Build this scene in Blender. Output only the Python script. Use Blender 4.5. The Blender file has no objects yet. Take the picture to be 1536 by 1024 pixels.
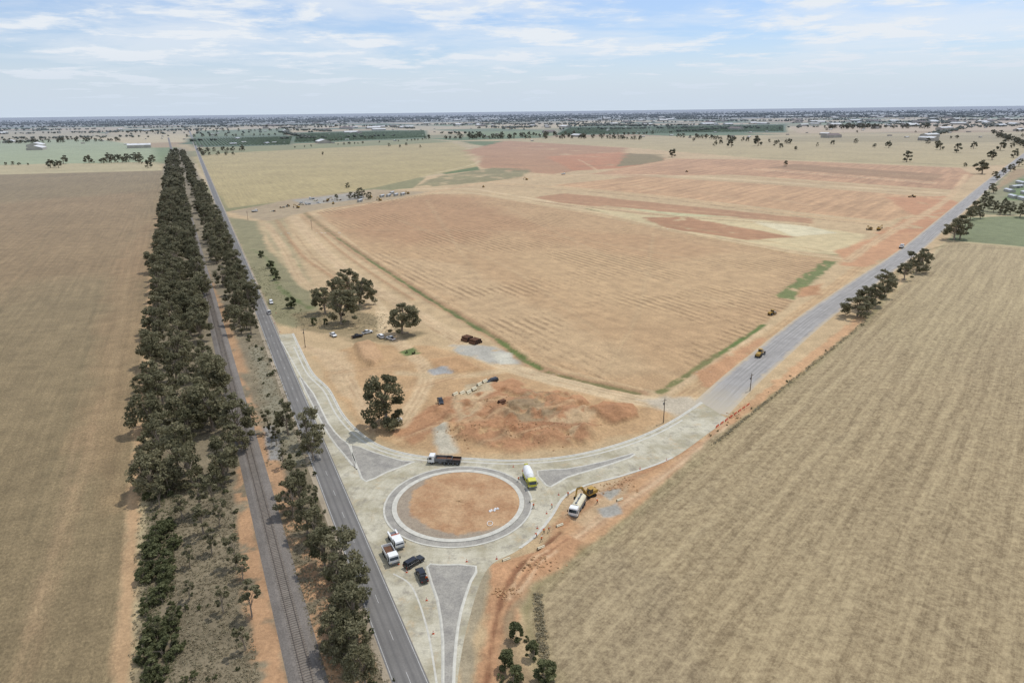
import bpy, math, random, numpy as np
from mathutils import Vector, Matrix
from mathutils.geometry import tessellate_polygon
random.seed(7); rng=np.random.default_rng(7)
H=100.0; F=1024.0; PT=math.radians(18.67); TH=math.atan(18/1536)
fw=np.array([0,math.cos(PT),-math.sin(PT)]); r0=np.array([1.,0,0]); u0=np.array([0,math.sin(PT),math.cos(PT)])
rt=math.cos(TH)*r0-math.sin(TH)*u0; up=math.cos(TH)*u0+math.sin(TH)*r0
def G(x,y):
    """survey point: location on the flat ground (metres) of a point read off the aerial photo"""
    d=fw+rt*(x-768)/F+up*(512-y)/F
    t=H/(-d[2]); return np.array([d[0]*t,d[1]*t])
def GG(l): return [G(*p) for p in l]
scene=bpy.context.scene
col=scene.collection
# ---------------------------------------------------------------- colours
K=0.74
def lin(c):
    return tuple(((v/255)/12.92 if v/255<=0.04045 else ((v/255+0.055)/1.055)**2.4) for v in c)
def C(r,g,b,k=None,s=0.91):
    k=K if k is None else k
    q=lin((r,g,b)); L=0.3*q[0]+0.6*q[1]+0.1*q[2]
    return tuple((L+(v-L)*s)*k for v in q)
# ---------------------------------------------------------------- node helpers
class NT:
    def __init__(s,name):
        s.m=bpy.data.materials.new(name); s.m.use_nodes=True; s.t=s.m.node_tree; s.n=s.t.nodes; s.l=s.t.links
        s.b=s.n['Principled BSDF']; s.b.inputs['Roughness'].default_value=0.9
        s.b.inputs['Specular IOR Level'].default_value=0.2
    def new(s,t,**k):
        n=s.n.new(t)
        for a,b in k.items(): setattr(n,a,b)
        return n
    def put(s,sock,v):
        if isinstance(v,bpy.types.NodeSocket): s.l.new(v,sock)
        elif isinstance(v,(tuple,list)) and len(v)==3 and sock.type=='RGBA': sock.default_value=(*v,1)
        else: sock.default_value=v
    def math(s,op,a,b=0.0,c=0.0,clamp=False):
        n=s.new('ShaderNodeMath',operation=op); n.use_clamp=clamp
        s.put(n.inputs[0],a); s.put(n.inputs[1],b); s.put(n.inputs[2],c); return n.outputs[0]
    def pos(s): return s.new('ShaderNodeNewGeometry').outputs['Position']
    def obj(s): return s.new('ShaderNodeTexCoord').outputs['Object']
    def noise(s,vec,scale,detail=4,rough=0.55,dist=0.0):
        n=s.new('ShaderNodeTexNoise'); s.put(n.inputs['Vector'],vec)
        n.inputs['Scale'].default_value=scale; n.inputs['Detail'].default_value=detail
        n.inputs['Roughness'].default_value=rough; n.inputs['Distortion'].default_value=dist
        return n.outputs['Fac']
    def rng(s,v,a,b,c,d):
        n=s.new('ShaderNodeMapRange'); s.put(n.inputs[0],v)
        for i,x in enumerate((a,b,c,d)): s.put(n.inputs[i+1],x)
        return n.outputs[0]
    def mix(s,f,a,b,mode='MIX'):
        n=s.new('ShaderNodeMix',data_type='RGBA',blend_type=mode)
        s.put(n.inputs[0],f); s.put(n.inputs[6],a); s.put(n.inputs[7],b); return n.outputs[2]
    def mul(s,c,f):
        n=s.new('ShaderNodeVectorMath',operation='SCALE'); s.put(n.inputs[0],c); s.put(n.inputs['Scale'],f); return n.outputs[0]
    def sep(s,v):
        n=s.new('ShaderNodeSeparateXYZ'); s.put(n.inputs[0],v); return n.outputs
    def comb(s,x,y,z=0.0):
        n=s.new('ShaderNodeCombineXYZ'); s.put(n.inputs[0],x); s.put(n.inputs[1],y); s.put(n.inputs[2],z); return n.outputs[0]
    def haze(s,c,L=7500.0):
        # aerial haze painted into the base colour, stronger with distance from the origin
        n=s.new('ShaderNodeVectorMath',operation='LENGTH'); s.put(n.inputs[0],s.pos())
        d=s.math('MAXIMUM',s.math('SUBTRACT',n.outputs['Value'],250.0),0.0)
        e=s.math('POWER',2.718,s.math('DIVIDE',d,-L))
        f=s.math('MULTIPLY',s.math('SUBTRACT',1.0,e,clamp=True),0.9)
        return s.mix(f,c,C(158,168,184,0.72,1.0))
    def bump(s,h,st,dist=0.1):
        n=s.new('ShaderNodeBump'); n.inputs['Strength'].default_value=st; n.inputs['Distance'].default_value=dist
        s.put(n.inputs['Height'],h); s.l.new(n.outputs[0],s.b.inputs['Normal'])
    def out(s,c):
        s.put(s.b.inputs['Base Color'],c); return s.m
def simple(name,c,rough=0.6,var=0.15,scale=3.0,spec=0.4,metal=0.0,k=0.75):
    t=NT(name); v=t.noise(t.obj(),scale,4)
    t.b.inputs['Roughness'].default_value=rough; t.b.inputs['Specular IOR Level'].default_value=spec
    t.b.inputs['Metallic'].default_value=metal
    return t.out(t.mul(C(*c,k,1.0),t.rng(v,0.3,0.7,1-var,1+var)))
M={}
M['white']=simple('white_vehicle_paint',(235,235,232),0.35,0.06,k=0.9)
M['black']=simple('dark_vehicle_paint',(40,42,48),0.25,0.1,spec=0.6)
M['grey']=simple('grey_steel',(120,122,125),0.5)
M['glass']=simple('tinted_window_glass',(25,32,38),0.08,0.05,spec=0.8)
M['tyre']=simple('tyre_rubber',(30,30,30),0.9)
M['yellow']=simple('machine_yellow_paint',(190,152,70),0.6,0.2)
M['lime']=simple('lime_yellow_paint',(225,220,80),0.4,0.08)
M['orange']=simple('safety_orange_plastic',(220,105,65),0.5,0.08)
M['red']=simple('tail_light_red',(170,25,20),0.3)
M['cream']=simple('dusty_cream_paint',(225,215,185),0.5,0.12,k=0.85)
M['rust']=simple('rusty_steel',(110,76,54),0.85,0.3,scale=1.2)
M['conc']=simple('concrete_kerb',(210,206,192),0.85,0.14,scale=0.8,k=0.78)
M['timber']=simple('weathered_timber',(120,105,88),0.9,0.2)
M['roof']=simple('galvanised_roof',(205,208,212),0.45,0.1,k=0.8)
M['wall']=simple('shed_wall_cladding',(190,188,178),0.7,0.1)
M['steelrail']=simple('rail_steel',(125,112,100),0.45,0.15,metal=0.3)
M['sleeper']=simple('railway_sleeper_concrete',(140,130,118),0.9,0.25,scale=0.7)
M['whitepaint']=simple('road_line_paint',(200,198,192),0.6,0.25,scale=1.5,k=0.72)
M['skin']=simple('skin',(190,140,110),0.6,0.05)
M['navy']=simple('navy_work_trousers',(40,48,70),0.9,0.1)
M['hivis']=simple('hi_vis_orange_shirt',(240,110,40),0.8,0.08)
# ---------------------------------------------------------------- mesh helpers
def add(name,verts,faces,mats,mi=None,smooth=False,parent=None):
    me=bpy.data.meshes.new(name); me.from_pydata([tuple(map(float,v)) for v in verts],[],faces)
    for m in mats: me.materials.append(m)
    if mi is not None: me.polygons.foreach_set('material_index',mi)
    if smooth: me.polygons.foreach_set('use_smooth',[True]*len(me.polygons))
    me.update(); o=bpy.data.objects.new(name,me); col.objects.link(o)
    if parent: o.parent=parent
    return o
def npmesh(name,V,Fq,mats,n=4,mi=None,smooth=False):
    me=bpy.data.meshes.new(name); me.vertices.add(len(V)); me.vertices.foreach_set('co',V.astype(np.float32).ravel())
    me.loops.add(Fq.size); me.loops.foreach_set('vertex_index',Fq.astype(np.int32).ravel())
    me.polygons.add(len(Fq)); me.polygons.foreach_set('loop_start',np.arange(0,Fq.size,n,dtype=np.int32))
    for m in mats: me.materials.append(m)
    if mi is not None: me.polygons.foreach_set('material_index',np.asarray(mi,dtype=np.int32))
    me.polygons.foreach_set('use_smooth',np.full(len(Fq),smooth))
    me.update(calc_edges=True); return me
def catmull(p,n=8,closed=False):
    p=[np.array(q,float) for q in p]; N=len(p); out=[]
    for i in range(N if closed else N-1):
        if closed: a,b,c,d=p[(i-1)%N],p[i],p[(i+1)%N],p[(i+2)%N]
        else: a,b,c,d=p[max(i-1,0)],p[i],p[i+1],p[min(i+2,N-1)]
        for k in range(n):
            t=k/n; out.append(0.5*((2*b)+(c-a)*t+(2*a-5*b+4*c-d)*t*t+(3*b-a-3*c+d)*t**3))
    if not closed: out.append(p[-1])
    return out
def offset(pts,w,closed=False):
    N=len(pts); r=[]
    for i in range(N):
        a=pts[(i-1)%N] if (closed or i>0) else pts[i]; b=pts[(i+1)%N] if (closed or i<N-1) else pts[i]
        d=b-a; L=np.hypot(*d); L=L if L>1e-6 else 1; r.append(pts[i]+np.array([-d[1],d[0]])/L*w)
    return r
def ribbon(name,pts,wl,wr,z,mat,closed=False):
    A=offset(pts,wl,closed); B=offset(pts,-wr,closed); N=len(pts)
    v=[(*a,z) for a in A]+[(*b,z) for b in B]; f=[]
    for i in range(N if closed else N-1):
        j=(i+1)%N; f.append((i,N+i,N+j,j))
    o=add(name,v,f,[mat]); uv=o.data.uv_layers.new(name='UVMap'); s=[0]
    for i in range(1,N+1): s.append(s[-1]+np.hypot(*(pts[i%N]-pts[i-1])))
    for k,p in enumerate(o.data.polygons):
        j=k; uu=[(wl,s[j]),(-wr,s[j]),(-wr,s[j+1]),(wl,s[j+1])]
        for li,u in zip(p.loop_indices,uu): uv.data[li].uv=u
    return o
def profile_strip(name,pts,prof,mat,closed=False):
    """prof: list of (offset,z)"""
    N=len(pts); rows=[offset(pts,w,closed) for w,_ in prof]; v=[];f=[]
    for (w,z),r in zip(prof,rows): v+=[(*q,z) for q in r]
    for k in range(len(prof)-1):
        for i in range(N if closed else N-1):
            j=(i+1)%N; f.append((k*N+i,(k+1)*N+i,(k+1)*N+j,k*N+j))
    return add(name,v,f,[mat])
def kerb(name,pts,w=0.4,h=0.14,closed=False,mat=None,g=0.5):
    return profile_strip(name,pts,[(w/2,0.0),(w/2,h),(-w/2+0.05,h),(-w/2,0.035),(-w/2-g,0.031)],mat or M['conc'],closed)
def sheet(name,pts,z,mat):
    tri=tessellate_polygon([[Vector((p[0],p[1],0)) for p in pts]]); f=[]
    for a,b,c in tri:
        A,Bq,Cq=pts[a],pts[b],pts[c]; ar=(Bq[0]-A[0])*(Cq[1]-A[1])-(Bq[1]-A[1])*(Cq[0]-A[0])
        if abs(ar)>1e-7: f.append((a,b,c) if ar>0 else (a,c,b))
    return add(name,[(*p,z) for p in pts],f,[mat])
# ---------------------------------------------------------------- numpy noise
def vn(x,y,seed):
    ix=np.floor(x).astype(np.int64); iy=np.floor(y).astype(np.int64); fx=x-ix; fy=y-iy
    fx=fx*fx*(3-2*fx); fy=fy*fy*(3-2*fy)
    def h(a,b):
        k=(a*374761393+b*668265263+seed*982451653)&0x7fffffff
        k=((k^(k>>13))*1274126177)&0x7fffffff; k=k^(k>>16); return (k&0xffff)/65535.0
    return (h(ix,iy)*(1-fx)+h(ix+1,iy)*fx)*(1-fy)+(h(ix,iy+1)*(1-fx)+h(ix+1,iy+1)*fx)*fy
def fbm(x,y,s,seed,o=3):
    r=0;a=0.5;t=0
    for i in range(o):
        r=r+a*vn(x/s+i*17.3,y/s-i*9.1,seed+i); t+=a; a*=0.5; s=s/2.1
    return r/t
# ---------------------------------------------------------------- ground points
tiles=[(50,255,-280,280,0.5,0.55),(255,600,-600,620,1.05,1.15),(600,1500,-1500,1500,3,3.2),(1500,7000,-6500,6500,17,19)]
Xs=[];Ys=[];Fs=[];off=0
for y0,y1,x0,x1,dy,dx in tiles:
    ny=int((y1-y0)/dy)+1; nx=int((x1-x0)/dx)+1
    gx,gy=np.meshgrid(np.linspace(x0,x1,nx),np.linspace(y0,y1,ny))
    Xs.append(gx.ravel());Ys.append(gy.ravel())
    i=np.arange((ny-1)*(nx-1)); r=i//(nx-1); c=i%(nx-1); a=off+r*nx+c
    Fs.append(np.stack([a,a+1,a+nx+1,a+nx],1)); off+=nx*ny
def bigquad(x0,x1,y0,y1):
    global off
    Xs.append(np.array([x0,x1,x1,x0],float));Ys.append(np.array([y0,y0,y1,y1],float)); Fs.append(np.array([[off,off+1,off+2,off+3]])); off+=4
B=60000
bigquad(-B,B,7000,B); bigquad(-B,-6500,1500,7000); bigquad(6500,B,1500,7000)
bigquad(-B,-1500,600,1500); bigquad(1500,B,600,1500); bigquad(-B,-600,255,600); bigquad(620,B,255,600)
bigquad(-B,-280,50,255); bigquad(280,B,50,255); bigquad(-B,B,-3000,50)
X=np.concatenate(Xs);Y=np.concatenate(Ys);FQ=np.concatenate(Fs); N=len(X)
COL=np.zeros((N,3)); COL[:]=C(168,152,112); MK=np.zeros((N,4)); Z=np.zeros(N)
def sdf(poly,x,y):
    d=np.full(len(x),1e18); ins=np.zeros(len(x),bool); n=len(poly)
    for i in range(n):
        a=poly[i]; b=poly[(i+1)%n]; e=b-a; L=e@e+1e-12
        wx=x-a[0]; wy=y-a[1]; t=np.clip((wx*e[0]+wy*e[1])/L,0,1)
        d=np.minimum(d,(wx-t*e[0])**2+(wy-t*e[1])**2)
        c=((a[1]<=y)!=(b[1]<=y))
        with np.errstate(divide='ignore',invalid='ignore'):
            xi=a[0]+(y-a[1])*e[0]/(e[1] if e[1]!=0 else 1e-12)
        ins^=(c&(x<xi))
    d=np.sqrt(d); return np.where(ins,-d,d)
def ldf(p,x,y):
    d=np.full(len(x),1e18)
    for i in range(len(p)-1):
        a=p[i]; e=p[i+1]-a; L=e@e+1e-12; wx=x-a[0]; wy=y-a[1]; t=np.clip((wx*e[0]+wy*e[1])/L,0,1)
        d=np.minimum(d,(wx-t*e[0])**2+(wy-t*e[1])**2)
    return np.sqrt(d)
SD=[0]
def _apply(P,dfun,c,fe,amp,ns,alpha,mask,h,patch):
    SD[0]+=13
    P=np.array(P); m=fe+amp+6
    mn=P.min(0)-m; mx=P.max(0)+m
    idx=np.nonzero((X>mn[0])&(X<mx[0])&(Y>mn[1])&(Y<mx[1]))[0]
    if len(idx)==0: return
    x=X[idx];y=Y[idx]; d=dfun(x,y)
    if amp>0: d=d+amp*(fbm(x,y,ns,SD[0])-0.5)*2.4
    a=np.clip(0.5-d/fe,0,1)*alpha
    if patch>0: a=a*np.clip((fbm(x,y,ns*0.8,SD[0]+5,4)-patch)*8+0.5,0,1)
    if c is not None: COL[idx]=COL[idx]*(1-a[:,None])+np.array(c)*a[:,None]
    if mask is not None:
        MK[idx]*=(1-a[:,None])
        if mask>=0: MK[idx,mask]+=a
    if h: Z[idx]+=a*h*(0.4+0.6*fbm(x,y,ns,SD[0]+3,4) if h>0 else 1)
def poly(px,c,fe=1.5,amp=1.0,ns=8.0,alpha=1.0,mask=-1,h=0,patch=0,smooth=False):
    P=GG(px)
    if smooth: P=catmull(P,5,True)
    _apply(P,lambda x,y:sdf(P,x,y),c,fe,amp,ns,alpha,mask,h,patch)
def line(px,w,c,fe=1.0,amp=0.6,ns=6.0,alpha=1.0,mask=None,h=0,patch=0,smooth=True,world=False):
    P=px if world else GG(px)
    if smooth and len(P)>2: P=catmull(P,4)
    _apply(P,lambda x,y:ldf(P,x,y)-w/2,c,fe,amp,ns,alpha,mask,h,patch)
def track(px,w,c,alpha=0.85,ruts=True,dark=(166,124,84),ra=0.5):
    """haul track: pale compacted strip with darker wheel ruts"""
    line(px,w,C(*c),2.2,0.9,8,alpha)
    if ruts:
        P=catmull(GG(px),4) if len(px)>2 else GG(px)
        n=max(1,int(w/3.2))
        for k in range(n):
            o0=(k-(n-1)/2)*3.0
            for o_ in (-1.0,1.0): line(offset(P,o0+o_),0.55,C(*dark),1.1,0.35,5,ra,world=True,smooth=False,patch=0.3)
def bund(px,w,h,c,alpha=.9): line(px,w,C(*c),w*0.8,0.4,6,alpha,h=h)
# far patchwork of paddocks
hd=G(407,503)-G(616,1024); hd/=np.hypot(*hd); hn=np.array([hd[1],-hd[0]])
ed=G(1417,330)-G(1110,570); ed/=np.hypot(*ed)
al=X*hd[0]+Y*hd[1]; ac=X*hn[0]+Y*hn[1]
wx_=(fbm(X,Y,900,4)-.5)*160
rid=np.floor((ac+wx_)/430); cid=np.floor((al+wx_)/(560+180*np.sin(rid*2.3))+0.4*np.sin(rid*3.1))
hh=np.abs(np.sin(cid*127.1+rid*311.7)*43758.5453)%1
pal=[(196,176,128),(186,164,118),(206,186,140),(150,144,98),(104,122,70),(180,152,110),(92,110,64),(192,172,128),(130,144,92),(200,178,136),(112,126,74),(170,156,116)]
COL[:]=np.array([C(*p) for p in pal])[(hh*11.99).astype(int)]
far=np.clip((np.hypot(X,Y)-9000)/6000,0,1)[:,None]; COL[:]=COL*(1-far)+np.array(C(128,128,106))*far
# --- named far paddocks
poly([(-500,216),(150,209),(232,222),(236,243),(60,246),(-500,262)],C(166,174,130),8,3,60)
poly([(-500,262),(60,246),(238,243),(243,256),(0,268),(-500,290)],C(194,177,130),4,3,40)
poly([(-500,200),(120,196),(200,206),(-500,214)],C(186,170,128),10,3,60)
poly([(278,208),(440,204),(436,219),(292,221)],C(82,100,58),6,3,30)
poly([(440,199),(640,194),(642,208),(438,216)],C(96,114,64),8,3,30)
poly([(300,196),(430,193),(440,201),(285,206)],C(114,130,78),8,3,30)
poly([(560,188),(700,190),(640,196),(560,195)],C(196,178,136),10,3,40)
poly([(850,190),(1180,186),(1180,199),(830,203)],C(90,110,60),8,3,30)
poly([(700,198),(830,196),(830,204),(700,206)],C(128,142,84),8,3,30)
poly([(1180,190),(1536,180),(1700,180),(1700,192),(1200,200)],C(202,176,136),8,3,50)
poly([(650,212),(840,206),(1190,202),(1700,196),(1900,260),(1480,252),(1150,240),(960,226),(760,212)],C(192,172,124),5,4,60)
poly([(1150,206),(1700,200),(1700,214),(1180,213)],C(176,158,112),8,4,60)
line([(880,224),(1150,237),(1480,249)],5,C(128,124,84),6,3,40,.8)
line([(700,222),(850,212),(1180,214),(1536,214)],5,C(140,132,92),8,4,40,.7,patch=.3)
# upper-left tan paddock
poly([(288,236),(345,228),(470,222),(600,212),(680,214),(722,232),(716,250),(640,264),(560,282),(440,300),(343,312)],C(188,168,114),4,1.5,30,mask=2)
poly([(300,222),(470,216),(640,208),(680,213),(470,223),(300,232)],C(150,148,98),5,2,30)
line([(300,236),(470,223),(680,214)],4,C(120,122,74),5,3,30,.7,patch=.3)
# left field
poly([(172,1024),(144,1350),(-1500,1350),(-3500,300),(0,262),(244,256),(238,330),(208,600)],C(152,132,95),2,0.8,8,mask=2)
poly([(-600,380),(60,300),(236,285),(225,420),(120,420),(-600,560)],C(164,134,95),50,25,60,alpha=0.5,mask=None)
poly([(180,380),(228,330),(205,640),(180,760),(110,700),(140,520)],C(172,139,99),9,6,18,alpha=0.4,mask=None)
line([(150,600),(110,740),(60,900),(20,1024)],1.6,C(188,156,114),2,1,5,0.55)
line([(160,600),(122,740),(75,900),(38,1024)],1.0,C(188,156,114),2,1,5,0.4)
line([(118,640),(85,790),(40,930)],1.2,C(184,154,114),2,1,5,0.4)
line([(150,420),(120,560),(40,800)],1.0,C(120,108,78),2,1,5,0.35)
line([(205,300),(180,500),(110,760),(60,1000)],1.2,C(178,152,110),2,1,5,0.35)
line([(100,300),(30,420),(-120,620)],1.2,C(126,112,80),2,1,5,0.35)
# corridor between the left field and highway
poly([(190,1350),(245,250),(262,222),(276,222),(330,320),(398,503),(598,1024),(720,1350)],C(148,134,106),2,1,6,mask=3)
line([(172,1250),(181,1024),(198,800),(213,600),(230,400),(242,300)],3.0,C(206,168,122),1.4,0.8,5)
poly([(360,700),(372,740),(430,1024),(440,1100),(395,1100),(385,1024),(352,800)],C(200,156,112),1.5,1.2,5,patch=0.35)
poly([(345,520),(395,640),(470,800),(530,930),(590,1100),(500,1150),(478,1024),(425,850),(372,640)],C(196,154,112),1.6,1.2,5,patch=0.38)
poly([(300,380),(340,470),(372,560),(352,560),(325,470)],C(188,148,106),2,1,6,patch=0.3)
poly([(375,520),(395,520),(425,610),(470,690),(440,700),(400,620)],C(152,144,118),3,2,5)
poly([(395,640),(412,638),(425,690),(404,690)],C(162,158,150),1,0.5,4)
# --- construction site base
poly([(338,318),(440,300),(620,282),(640,265),(720,255),(700,228),(760,212),(940,221),(1150,239),(1445,251),(1530,246),(1470,305),(1420,360),(1300,478),(1220,548),(1112,628),(1062,660),(1000,722),(945,772),(885,820),(835,858),(795,882),(782,915),(790,960),(812,1024),(860,1250),(640,1250),(600,1000),(418,503)],C(208,178,132),2,1,8)
# verge beside highway
poly([(340,325),(385,332),(402,372),(440,412),(475,450),(482,482),(440,492),(410,485),(380,420)],C(152,144,104),4,2,8)
poly([(392,335),(425,325),(445,380),(470,430),(430,400),(405,365)],C(170,158,116),4,2,8,alpha=0.7)
line([(380,375),(405,392),(415,425),(440,448),(465,462)],3,C(110,122,66),2,2,6,0.8,patch=0.35)
line([(455,425),(480,440)],5,C(112,126,66),2,2,6,0.8)
line([(425,372),(447,402)],3.5,C(118,130,72),2,2,6,0.8)
# graded strips left of ditch
track([(400,335),(425,372),(455,425),(500,438)],7,(222,192,146))
track([(440,325),(480,372),(540,420),(600,455),(680,505),(760,552)],9,(226,196,150))
bund([(415,330),(450,380),(490,410),(530,438)],3,0.9,(188,148,104))
bund([(450,322),(500,368),(560,412),(620,450)],2.4,0.9,(192,152,108))
bund([(470,330),(520,372),(580,412),(660,462)],2,0.6,(184,146,104))
line([(428,330),(470,385),(520,425)],1.2,C(160,124,84),1.2,.6,6,.5)
# tree grass area
poly([(440,470),(520,462),(560,470),(600,492),(640,500),(620,510),(540,515),(500,500),(450,495)],C(154,136,98),3,2,6,alpha=0.85,patch=.25)
# main ripped field
MF=[(475,318),(540,303),(640,291),(710,291),(880,320),(1000,346),(1180,380),(1252,391),(1215,412),(1165,443),(1190,452),(1145,487),(1062,542),(990,588),(905,572),(812,547),(775,525),(740,500),(690,468),(600,412),(540,372)]
poly(MF,C(204,167,120),2,1.2,10,mask=1)
poly([(480,318),(640,292),(720,298),(800,340),(700,360),(600,370),(530,350)],C(190,146,103),30,14,40,alpha=0.7,mask=None)
poly([(760,380),(1000,360),(1180,385),(1150,440),(1000,480),(850,450)],C(213,178,129),30,15,40,alpha=0.6,mask=None)
poly([(720,330),(960,352),(1100,378),(1000,392),(800,360)],C(200,158,112),20,10,40,alpha=0.6,mask=None)
poly([(560,380),(700,400),(860,480),(1000,560),(900,565),(740,498)],C(212,180,134),12,8,20,alpha=.6,mask=None)
line([(480,318),(640,292),(710,290),(880,316),(1000,342),(1180,378),(1262,388)],4,C(222,194,146),2,1,8)
bund([(882,318),(1000,344),(1180,379),(1262,390)],2,0.9,(204,170,120))
line([(880,313),(1000,337),(1180,371),(1262,383)],4,C(132,130,80),2.5,1.5,10,0.9)
bund([(590,300),(700,287),(882,310)],3,0.9,(210,178,130))
for q in [[(600,330),(760,400),(900,500)],[(760,310),(900,380),(1100,460)],[(640,300),(720,420),(820,540)],[(980,350),(960,460),(900,570)],[(560,345),(800,350),(1100,400)]]: track(q,3,(216,186,138),.35,True,(172,132,92),.3)
# ditch + green
DT=[(455,318),(490,345),(540,380),(590,412),(640,445),(700,480),(745,508),(775,532),(812,553),(870,570),(960,590)]
line(DT,7,C(190,152,110),2,1,6)
line(DT,2.3,C(122,124,74),1.4,1.2,6,0.85,patch=0.25,h=-0.6)
line([(550,388),(640,446),(720,495)],2,C(96,116,56),1,1,6,0.9,patch=0.35)
line([(745,508),(810,553)],2.8,C(108,126,60),1,1,6,0.9,patch=0.3)
bund([(480,330),(540,374),(640,436),(745,498),(815,546),(960,584)],2,0.8,(216,182,134))
line([(400,340),(480,395),(560,440),(660,500),(740,540)],1,C(176,142,100),1,0.7,6,0.6)
poly([(1160,446),(1190,424),(1238,391),(1258,392),(1222,420),(1190,449)],C(112,128,68),2,2.2,5,0.9,patch=0.3)
line([(990,588),(1062,542),(1146,488)],3.4,C(128,130,74),1.4,1,5,0.9,patch=0.3)
line([(1080,530),(1146,488)],2,C(100,124,58),1,0.8,5,0.9,patch=.25)
bund([(1000,594),(1072,546),(1155,488)],2.4,0.8,(222,190,144))
# strip between field and east road
track([(1020,600),(1100,545),(1180,485),(1290,400)],7,(216,180,130))
poly([(1040,560),(1110,520),(1150,505),(1120,540),(1060,585)],C(206,156,110),3,2,8,patch=0.33)
poly([(1200,432),(1235,425),(1230,442),(1200,445)],C(198,148,102),3,2,8)
# upper site
poly([(698,226),(760,211),(940,222),(930,245),(830,262),(720,252),(722,238)],C(188,144,104),8,6,40)
poly([(820,235),(930,228),(1000,236),(990,250),(860,256)],C(198,140,98),6,6,30,patch=0.25)
for q in ([(720,236),(830,232),(960,240)],[(760,222),(860,226),(950,232)],[(800,214),(860,236),(900,258)]): line(q,3.5,C(220,186,140),4,2,20,.85)
line([(740,246),(850,250),(930,246)],6,C(154,128,90),5,3,20,.8,patch=.3)
line([(740,222),(820,220)],7,C(158,122,84),5,3,20,.6,patch=.3)
poly([(612,283),(660,264),(740,252),(800,254),(780,268),(700,276)],C(142,136,92),6,6,30,0.85,patch=0.33)
for q in ([(640,262),(712,262),(790,258)],[(650,276),(740,262),(800,258)],[(630,272),(700,268)]): line(q,3,C(204,180,136),3,3,20,.7)
poly([(940,230),(990,232),(1000,244),(925,250)],C(150,132,90),5,4,30)
poly([(880,262),(1010,238),(1150,240),(1440,252),(1462,262),(1430,285),(1300,276),(1100,262),(950,264)],C(202,158,116),5,3,30,mask=3)
poly([(1150,252),(1190,246),(1420,262),(1400,272)],C(168,134,96),5,3,30,0.8)
bund([(1130,254),(1400,275)],5,1.2,(222,194,152)); line([(1135,257),(1400,278)],3,C(140,108,76),2,1,20,.7)
line([(1060,262),(1390,286)],5,C(186,148,106),4,2,20,.8)
for k in range(5): line([(1180+k*8,249+k*2.6),(1415-k*3,262+k*4)],2.5,C(220,190,144) if k%2 else C(150,118,84),2,1,20,.6)
line([(860,262),(1000,263),(1200,276),(1420,290)],7,C(228,200,154),6,3,20)
line([(862,265),(1000,266),(1200,279),(1415,293)],2.5,C(150,112,78),2,1,20,.6)
poly([(830,278),(960,264),(1200,280),(1400,296),(1390,318),(1330,332),(1200,318),(1000,294)],C(208,166,120),5,3,30,mask=3)
for k in range(7): line([(900+k*50,272+k*5),(940+k*55,285+k*4.5)],4,C(218,182,136) if k%2 else C(190,148,104),5,2,20,.5)
poly([(1330,296),(1420,294),(1440,305),(1400,345),(1350,360),(1310,350),(1370,325)],C(206,152,108),5,4,20,patch=0.3)
poly([(800,296),(850,290),(1000,306),(1220,328),(1215,335),(1000,318),(830,304)],C(186,138,98),4,3,20,.85)
line([(810,299),(1000,313),(1215,333)],3,C(210,172,128),3,2,15,.7)
poly([(760,291),(850,306),(960,322),(1140,330),(1300,352),(1270,384),(1180,374),(1000,342),(880,312)],C(218,196,146),4,3,20)
poly([(960,326),(1030,326),(1150,348),(1195,356),(1120,360),(1000,342)],C(190,142,100),3,2.5,15,patch=.2)
poly([(1120,330),(1215,340),(1260,350),(1190,354)],C(228,214,172),4,3,20)
poly([(900,308),(1000,318),(1110,326),(1020,324)],C(204,196,146),5,4,20)
line([(780,300),(900,322),(1060,346),(1230,376)],2.5,C(190,160,112),3,2,15,.6)
poly([(1255,375),(1320,352),(1400,345),(1370,370),(1300,400),(1262,398)],C(212,160,114),4,3,12)
track([(1270,392),(1330,352),(1420,300),(1450,262)],7,(226,192,144))
line([(600,284),(700,283),(760,292),(880,312)],5,C(226,198,152),4,2,15)
line([(722,232),(712,246),(640,262)],4,C(216,194,146),3,2,15)
bund([(800,302),(1000,324),(1210,338)],3,1.0,(164,128,92))
track([(640,290),(740,272),(830,262),(880,262),(1010,240)],6,(222,182,134))
bund([(740,275),(850,282),(1000,296),(1220,325),(1330,335)],4,1.2,(218,178,130)); line([(740,278),(850,285),(1000,299),(1220,328),(1330,338)],2.5,C(150,114,80),2,1,15,.7)
# yard
poly([(345,318),(440,298),(560,284),(640,288),(600,297),(480,314),(400,332)],C(184,162,126),4,3,12)
poly([(440,300),(540,288),(550,298),(460,308)],C(174,166,150),3,3,8,patch=0.25)
# --- dirt works near the roundabout
poly([(470,535),(545,515),(650,520),(760,556),(830,578),(980,602),(1012,622),(960,648),(880,668),(760,683),(680,683),(600,671),(542,640),(500,582)],C(207,168,119),3,2,8,h=0.3)
poly([(650,612),(730,575),(800,585),(870,592),(900,625),(880,664),(760,680),(690,660)],C(194,143,99),3,2.5,6,patch=0.36,h=1.6)
poly([(720,640),(770,615),(850,620),(870,650),(780,672)],C(180,128,86),2,2,5,patch=.45,h=.7,alpha=.8)
poly([(590,650),(640,612),(700,590),(770,566),(790,578),(720,600),(660,640),(620,668)],C(197,146,101),2,1.5,6,h=0.5)
poly([(800,590),(850,600),(820,640),(760,640),(750,610)],C(166,146,110),3,2.5,5,patch=0.4,alpha=.8)
poly([(680,600),(740,590),(720,620),(690,640)],C(214,182,138),2,2,5,patch=.35)
poly([(820,640),(900,610),(880,640),(850,665)],C(214,180,134),2,2,5,patch=.4)
poly([(885,622),(905,608),(950,612),(958,628),(920,640)],C(192,140,95),1.5,1,5,h=2.4)
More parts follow.
